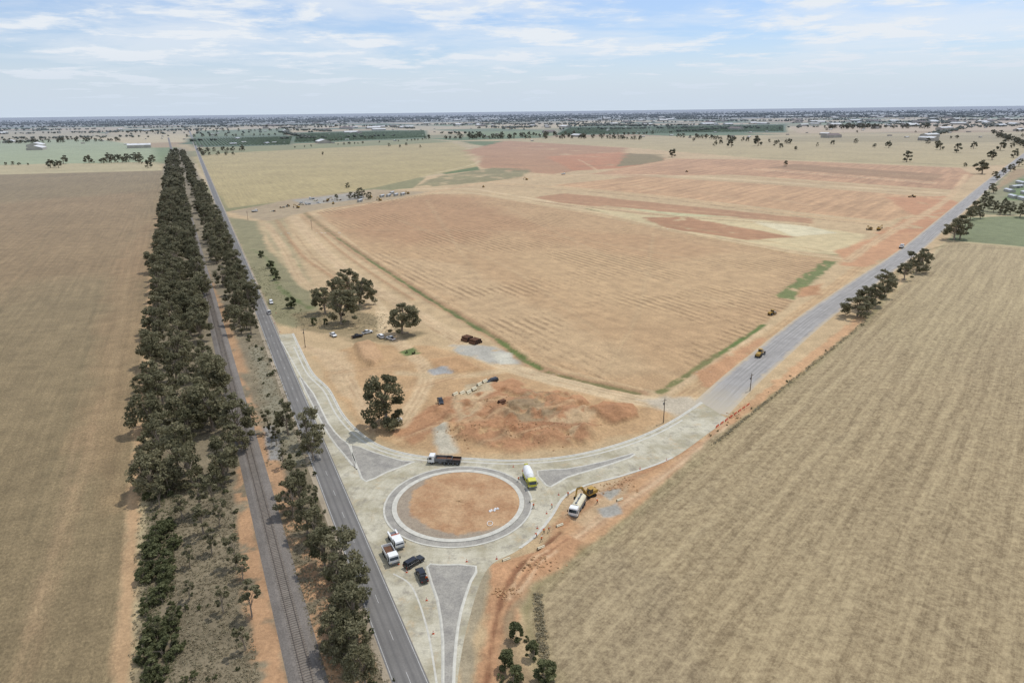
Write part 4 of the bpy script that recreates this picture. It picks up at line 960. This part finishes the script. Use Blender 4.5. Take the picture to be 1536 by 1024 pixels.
for px in [(684,600),(694,597),(704,592),(712,588),(720,583),(728,578)]: pipes('concrete_pipe_stack',px,(px[0]+8,px[1]-4),.3,2.4,random.choice((2,3)),'cream')
for px in [(800,752),(812,822),(840,790),(930,752),(760,840)]: pipes('concrete_pipe_stack',px,(px[0]+8,px[1]-3),.15,2.0,2,'cream')
b=MB()
for i in range(5):
    x=i*.6-1.5; y=random.uniform(-.3,.3); b.box(x-.3,x+.3,y-.35,y+.35,.3,.6,'white',.12,.15)
place(b.make('bulk_bag_row'),(742,766),(752,762),.1)
pr=[G(735,787)+np.array([math.cos(a)*.7,math.sin(a)*1.0]) for a in np.linspace(0,2*math.pi,16)[:-1]]
b=MB(); 
for q,q2 in zip(pr,pr[1:]+pr[:1]): b.cyl((*q,.5),(*q2,.5),.07,'white',n=8)
b.make('coiled_hose',0)
# buildings
def shed(name,px,L,W,h,rk='roof',wk='wall',p1=None):
    E=bpy.data.objects.new(name,None); col.objects.link(E)
    b=MB(); b.box(-L/2,L/2,-W/2,W/2,0,h,wk); o=b.make('walls',0); o.parent=E
    b=MB(); x=L/2+.3; y=W/2+.3; z=h+.01; r=h+W*.16
    b.v+=[(-x,-y,z),(x,-y,z),(x,y,z),(-x,y,z),(-x,0,r),(x,0,r)]
    for q in ((0,1,5,4),(2,3,4,5),(1,2,5),(3,0,4),(3,2,1,0)): b.face(q,rk)
    o=b.make('roof',0); o.parent=E
    b=MB(); b.box(-L*.2,L*.1,-W/2-.03,-W/2+.02,0.02,h*.75,'grey'); b.box(L*.25,L*.4,-W/2-.03,-W/2+.02,h*.4,h*.7,'glass'); o=b.make('door_and_window',0); o.parent=E
    g=G(*px); E.location=(g[0],g[1],0); E.rotation_euler[2]=math.atan2(hn[1],hn[0])+random.choice((0,.9)); return E
for px in [(573,296),(583,295),(594,294),(604,293),(588,291),(540,303)]: shed('site_office_cabin',px,9,3,2.8,'roof','wall')
for px,L,W,h in [((1060,188),90,40,9),((1075,189),70,30,8),((1092,188),60,30,8),((920,187),60,25,8),((900,188),40,20,6),((500,190),50,20,6),((350,217),22,12,4),((356,209),25,14,5),((1480,186),80,30,8),((1520,188),90,30,8),((1500,190),60,30,8),((400,216),20,12,4),((760,192),50,20,6),((640,186),50,20,6),((120,190),60,20,7),((180,195),40,20,6),((1130,186),60,25,7),((1340,183),80,30,8),((980,184),80,30,8),((705,188),40,20,6),((1400,184),70,30,8),((1290,186),60,30,8)]: shed('farm_shed',px,L,W,h)
for px,L in [((1514,288),18),((1524,282),20),((1532,276),22),((1540,292),20),((1520,297),16),((1534,300),14),((1550,285),22)]: shed('farm_shed',px,L,6,3,'roof','wall')
for px in [(470,302),(485,303),(505,301),(448,308),(520,294),(405,318),(420,312)]:
    b=MB()
    for i in range(4):
        for j in range(2): b.box(i*1.5,i*1.5+1.2,j*1.6,j*1.6+1.2,0,random.uniform(.6,1.6),random.choice(['rust','cream','timber','grey']))
    place(b.make('pallet_stack',.02),px,ang=.4,z=0)
v=[];f=[]
for (cx,cy),rad,cnt in [((700,650),40,60),((800,650),60,90),((750,612),30,50),((810,850),30,60),((760,890),20,50),((900,720),50,80),((800,790),25,50),((1100,625),20,30),((930,730),40,40)]:
    for i in range(cnt):
        q=G(cx+random.gauss(0,rad*.5),cy+random.gauss(0,rad*.2)); s=random.uniform(.1,.35)
        if sdf(PAV,np.array([q[0]]),np.array([q[1]]))[0]<1: continue
        o=len(v); z0=zat(q)
        for w in IV: k=s*random.uniform(.7,1.3); v.append((q[0]+w[0]*k,q[1]+w[1]*k,z0+.1+w[2]*k*.7))
        f+=[tuple(int(a)+o for a in t_) for t_ in IF]
add('soil_clods',v,f,[simple('soil_clod',(196,156,114),.95,.3,scale=.5,k=.72)])
# ---------------------------------------------------------------- sky & sun
w=bpy.data.worlds.new('World'); scene.world=w; w.use_nodes=True; nt=w.node_tree; nn=nt.nodes; ll=nt.links; nn.clear()
SE=math.radians(64); az=math.radians(48)  # sun azimuth from +Y towards +X
sky=nn.new('ShaderNodeTexSky'); sky.sky_type='NISHITA'; sky.sun_disc=False; sky.sun_elevation=SE; sky.sun_rotation=az; sky.dust_density=0.8; sky.air_density=1.0; sky.ozone_density=2.0
tint=nn.new('ShaderNodeMix'); tint.data_type='RGBA'; tint.blend_type='MULTIPLY'; tint.inputs[0].default_value=1.0; ll.new(sky.outputs[0],tint.inputs[6]); tint.inputs[7].default_value=(0.74,0.92,1.22,1)
b1=nn.new('ShaderNodeBackground'); b1.inputs[1].default_value=0.115; ll.new(tint.outputs[2],b1.inputs[0])
tc=nn.new('ShaderNodeTexCoord'); sp=nn.new('ShaderNodeSeparateXYZ'); ll.new(tc.outputs['Generated'],sp.inputs[0])
def mth(op,a,b=0.0,clamp=False):
    n=nn.new('ShaderNodeMath'); n.operation=op; n.use_clamp=clamp
    for i,q in enumerate((a,b)):
        if isinstance(q,bpy.types.NodeSocket): ll.new(q,n.inputs[i])
        else: n.inputs[i].default_value=q
    return n.outputs[0]
zc=mth('ADD',mth('MAXIMUM',sp.outputs[2],0.0),0.07)
cb=nn.new('ShaderNodeCombineXYZ'); ll.new(mth('DIVIDE',sp.outputs[0],zc),cb.inputs[0]); ll.new(mth('DIVIDE',sp.outputs[1],zc),cb.inputs[1])
def wnoise(sc,de,ro,di):
    n=nn.new('ShaderNodeTexNoise'); ll.new(cb.outputs[0],n.inputs['Vector']); n.inputs['Scale'].default_value=sc; n.inputs['Detail'].default_value=de; n.inputs['Roughness'].default_value=ro; n.inputs['Distortion'].default_value=di; return n.outputs['Fac']
def mr(v,a,b,c_,d):
    n=nn.new('ShaderNodeMapRange'); ll.new(v,n.inputs[0]); n.interpolation_type='SMOOTHSTEP'
    for i,q in enumerate((a,b,c_,d)): n.inputs[i+1].default_value=q
    return n.outputs[0]
n1=wnoise(0.42,8,0.6,0.3); n2=wnoise(1.3,8,0.64,0.2)
cl=mth('ADD',mr(n1,0.36,0.60,0.15,0.75),mr(n2,0.48,0.64,0.0,0.6),True)
hzf=mr(sp.outputs[2],0.0,0.10,0.96,0.25)
fac=mth('MAXIMUM',cl,hzf,True)
b2=nn.new('ShaderNodeBackground'); b2.inputs[1].default_value=1.0
cm=nn.new('ShaderNodeMix'); cm.data_type='RGBA'; ll.new(mr(sp.outputs[2],0.0,0.09,0.0,1.0),cm.inputs[0]); cm.inputs[6].default_value=(0.62,0.71,0.82,1); cm.inputs[7].default_value=(0.80,0.85,0.91,1); ll.new(cm.outputs[2],b2.inputs[0])
mx=nn.new('ShaderNodeMixShader'); ll.new(fac,mx.inputs[0]); ll.new(b1.outputs[0],mx.inputs[1]); ll.new(b2.outputs[0],mx.inputs[2])
wo=nn.new('ShaderNodeOutputWorld'); ll.new(mx.outputs[0],wo.inputs[0])
sl=bpy.data.lights.new('sun','SUN'); sl.energy=2.6; sl.angle=math.radians(1.0); sl.color=(1,0.96,0.90); so=bpy.data.objects.new('sun',sl); col.objects.link(so)
sd=Vector((math.sin(az)*math.cos(SE),math.cos(az)*math.cos(SE),math.sin(SE))); so.rotation_euler=sd.to_track_quat('Z','Y').to_euler()
# ---------------------------------------------------------------- camera
cam=bpy.data.cameras.new('camera'); cam.lens=24; cam.sensor_width=36; cam.clip_end=120000; cam.clip_start=1
co=bpy.data.objects.new('camera',cam); col.objects.link(co)
Mx=Matrix(((rt[0],up[0],-fw[0],0),(rt[1],up[1],-fw[1],0),(rt[2],up[2],-fw[2],H),(0,0,0,1))); co.matrix_world=Mx
scene.camera=co
scene.view_settings.view_transform='Standard'; scene.view_settings.look='None'; scene.view_settings.exposure=0
print('verts ground',N,'RC',RC)
